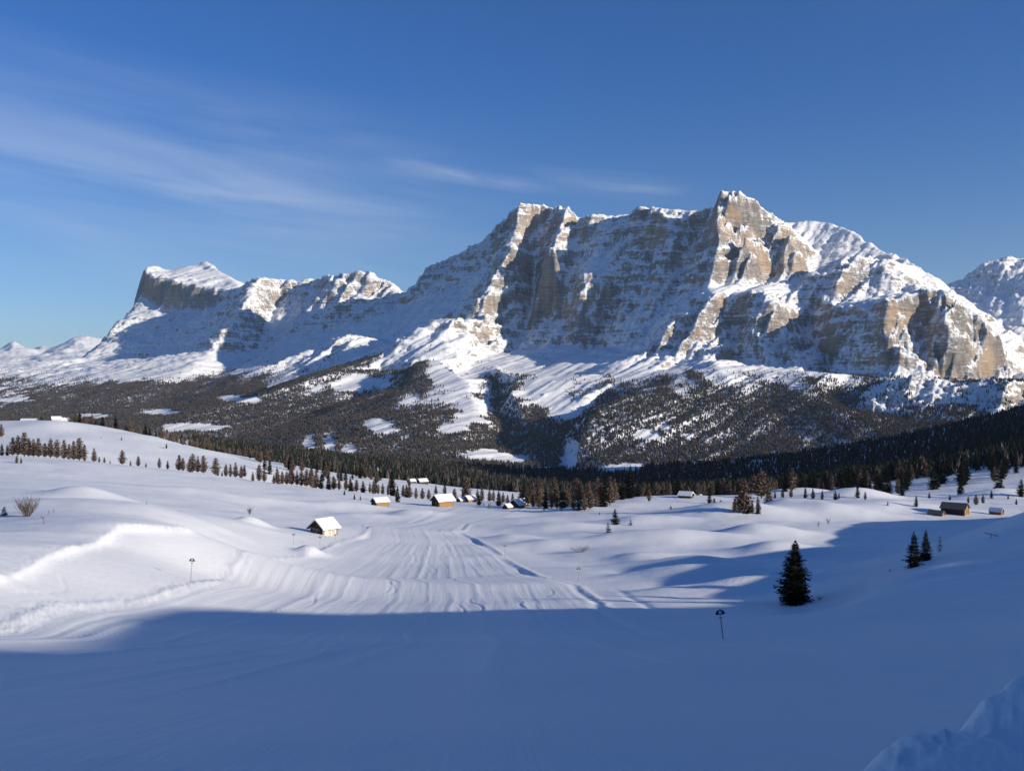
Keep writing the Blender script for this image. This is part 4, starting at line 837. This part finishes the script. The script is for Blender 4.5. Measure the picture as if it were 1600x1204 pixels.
hut('hay_barn', 660, 757, 820, 5, 7, 2.4, 1.8, 55, M_WOODD, M_WOODD, 'snow', 'far dark barn on the meadow above the sunlit log barn', 'barn')
hut('hay_barn', 643, 755, 830, 4, 5, 1.8, 1.4, 55, M_WOODD, M_WOODD, 'snow', 'far little barn next to the far dark barn', 'barn')

# ------------------------------------------------------------------ run markers
def marker(px, py, d, H, r, tilt, label, group='piste markers along the run', num=True):
    (x, y, z), = on_ground([(px, py, d)])
    e = bpy.data.objects.new('piste_marker', None); col.objects.link(e); e.location = (x, y, z); e.rotation_euler = (0, math.radians(tilt), 0); tag(e, label, 'sign', group)
    bm = bmesh.new(); tube(bm, (0, 0, -.4), (0, 0, H+r*.5), .035, .03, 8); link('pole', bm_mesh('pole', bm), M_POLE, e)
    def disc(a0, a1, rad, y0, y1, cz, n=28):
        bm = bmesh.new(); P = [(math.cos(a0+(a1-a0)*i/n)*rad, cz+math.sin(a0+(a1-a0)*i/n)*rad) for i in range(n+1 if a1-a0 < 6.2 else n)]
        prism(bm, P, y0, y1); return bm
    pn = link('sign_panel', bm_mesh('sign_panel', disc(-.05, math.pi+.05, r, -.075, -.045, H)), M_NAVY, e)
    if num:
        link('number_disc', bm_mesh('number_disc', disc(0, 6.2832, r*.34, -.085, -.0755, H+r*.45)), M_WHITE, pn)
        cu = bpy.data.curves.new('number', 'FONT'); cu.body = '9'; cu.size = r*.62; cu.align_x = 'CENTER'; cu.extrude = .003
        t = bpy.data.objects.new('number', cu); col.objects.link(t); dg = bpy.context.evaluated_depsgraph_get(); dg.update()
        me = bpy.data.meshes.new_from_object(t.evaluated_get(dg)); bpy.data.objects.remove(t)
        me.materials.clear(); o = link('number', me, M_NAVY, pn); o.location = (0, -.09, H+r*.24); o.rotation_euler = (math.pi/2, 0, 0)
    link('lower_panel', bm_mesh('lower_panel', disc(math.pi+.55, 2*math.pi-.55, r*.8, -.07, -.05, H-.02)), M_WHITE, e)
    bm = bmesh.new(); box(bm, -r*.32, r*.32, -.08, -.04, H-r*.78, H-r*.62); link('bracket', bm_mesh('bracket', bm), M_WOODD, e)
    return e
marker(1130, 998, 67, 1.62, .30, -7, 'navy half round run marker leaning on its pole in the foreground shade')
marker(298, 909, 105, 2.35, .31, 4, 'navy half round run marker on the sunlit foot of the left bank')
marker(904, 907, 158, 1.85, .31, 0, 'navy half round run marker by the right edge of the run before the low bush')
marker(789, 868, 208, 2.0, .31, 0, 'navy half round run marker by the right edge of the run, the one farther down')
marker(459, 851, 196, 2.0, .31, 0, 'navy half round run marker above the snow heap left of the run', num=True)
marker(500, 853, 198, 1.75, .31, 0, 'navy half round run marker straight below the dark hut')
marker(524, 842, 240, .9, .25, 0, 'half buried run marker beside the dark hut')

# ------------------------------------------------------------------ skiers, posts, rail
def skier(px, py, d, c, label, lean, seed):
    (x, y, z), = on_ground([(px, py, d)]); e = bpy.data.objects.new('person', None); col.objects.link(e); e.location = (x, y, z+.03); e.rotation_euler = (0, 0, seed); tag(e, label, 'person', 'skiers at the far end of the run')
    J = [(0, 0, .92), (lean*.5, 0, 1.15), (lean, 0, 1.42), (lean*1.15, 0, 1.52), (lean*1.2, 0, 1.60), (lean*1.25, 0, 1.74), (.05, .1, .88), (.16, .13, .5), (.02, .13, .09), (.17, .13, .06), (.05, -.1, .88), (.16, -.13, .5), (.02, -.13, .09), (.17, -.13, .06),
         (lean, .2, 1.38), (lean+.1, .3, 1.12), (lean+.32, .3, 1.08), (lean, -.2, 1.38), (lean+.1, -.3, 1.12), (lean+.32, -.3, 1.08)]
    E = [(0, 1), (1, 2), (2, 3), (3, 4), (4, 5), (0, 6), (6, 7), (7, 8), (8, 9), (0, 10), (10, 11), (11, 12), (12, 13), (2, 14), (14, 15), (15, 16), (2, 17), (17, 18), (18, 19)]
    rad = [.16, .15, .17, .07, .09, .09, .1, .08, .06, .06, .1, .08, .06, .06, .08, .06, .05, .08, .06, .05]
    me = bpy.data.meshes.new('body'); me.from_pydata(J, E, []); o = link('body', me, c, e); sk = o.modifiers.new('skin', 'SKIN'); o.modifiers.new('sub', 'SUBSURF').levels = 1
    for i, v in enumerate(me.skin_vertices[0].data): v.radius = (rad[i], rad[i]); v.use_root = (i == 0)
    for s in (-1, 1):
        bm = bmesh.new(); box(bm, -.75, .85, s*.13-.045, s*.13+.045, -.02, .01); link('ski', bm_mesh('ski', bm), M_WOODD, e)
        bm = bmesh.new(); tube(bm, (lean+.34, s*.3, 1.12), (lean+.1, s*.4, 0), .012, .01, 5); link('ski_pole', bm_mesh('ski_pole', bm), M_BARK, e)
M_JK1 = simple('dark_ski_suit', (.03, .035, .06), .8, .2); M_JK2 = simple('grey_ski_suit', (.3, .3, .33), .8, .2)
skier(763, 794, 366, M_JK1, 'skier in a dark suit near the tiny shed', .2, .4)
skier(766, 792, 372, M_JK2, 'skier in a pale suit near the tiny shed', .16, 1.2)
(x, y, z), = on_ground([(68, 818, 112)])
e = bpy.data.objects.new('wooden_gate_post', None); col.objects.link(e); e.location = (x, y, z); tag(e, 'leaning wooden post with a crooked brace on the left bank', 'post')
bm = bmesh.new(); tube(bm, (.1, 0, -.2), (0, 0, .9), .06, .045); link('post', bm_mesh('post', bm), M_WOODM, e)
bm = bmesh.new(); tube(bm, (.02, 0, .62), (-.32, .05, 1.0), .05, .04); tube(bm, (-.32, .05, 1.0), (-.42, .05, .8), .04, .03); link('brace', bm_mesh('brace', bm), M_WOODM, e)
for i, (px, py, d) in enumerate([(76, 803, 135), (84, 801, 140), (229, 788, 163)]):
    (x, y, z), = on_ground([(px, py, d)]); bm = bmesh.new(); tube(bm, (0, 0, -.3), (.03, .02, .55), .05, .04); box(bm, -.06, .09, -.03, .05, .45, .52)
    o = link('fence_post', bm_mesh('fence_post', bm), M_WOODM); o.location = (x, y, z); tag(o, 'short fence stub poking out of the snowy crest', 'post', 'fence stubs on the left crest')
(x, y, z), = on_ground([(1552, 838, 140)])
bm = bmesh.new(); tube(bm, (-1.1, 0, .55), (1.0, -.1, .05), .05, .04); tube(bm, (-.3, 0, -.2), (-.3, 0, .45), .05, .04); tube(bm, (.4, 0, -.2), (.4, -.05, .3), .05, .04)
o = link('fence_rail', bm_mesh('fence_rail', bm), M_WOODM); o.location = (x, y, z); tag(o, 'broken wooden fence rail slanting out of the shaded snow', 'fence')

# ------------------------------------------------------------------ thin mountain air
bm = bmesh.new(); box(bm, -23000, 14000, -1500, 31500, -1200, 1450)
hz = link('haze', bm_mesh('haze', bm)); hz['kind'] = 'stuff'; hz['label'] = 'thin blue air between the viewer and the mountains'
m = bpy.data.materials.new('thin_air'); m.use_nodes = True; m.node_tree.nodes.clear(); n = N(m.node_tree)
pv = n('ShaderNodeVolumePrincipled', {'Color': (.62, .80, 1, 1), 'Density': .000016, 'Anisotropy': .2})
mo = n('ShaderNodeOutputMaterial'); m.node_tree.links.new(pv.outputs[0], mo.inputs['Volume']); hz.data.materials.append(m)
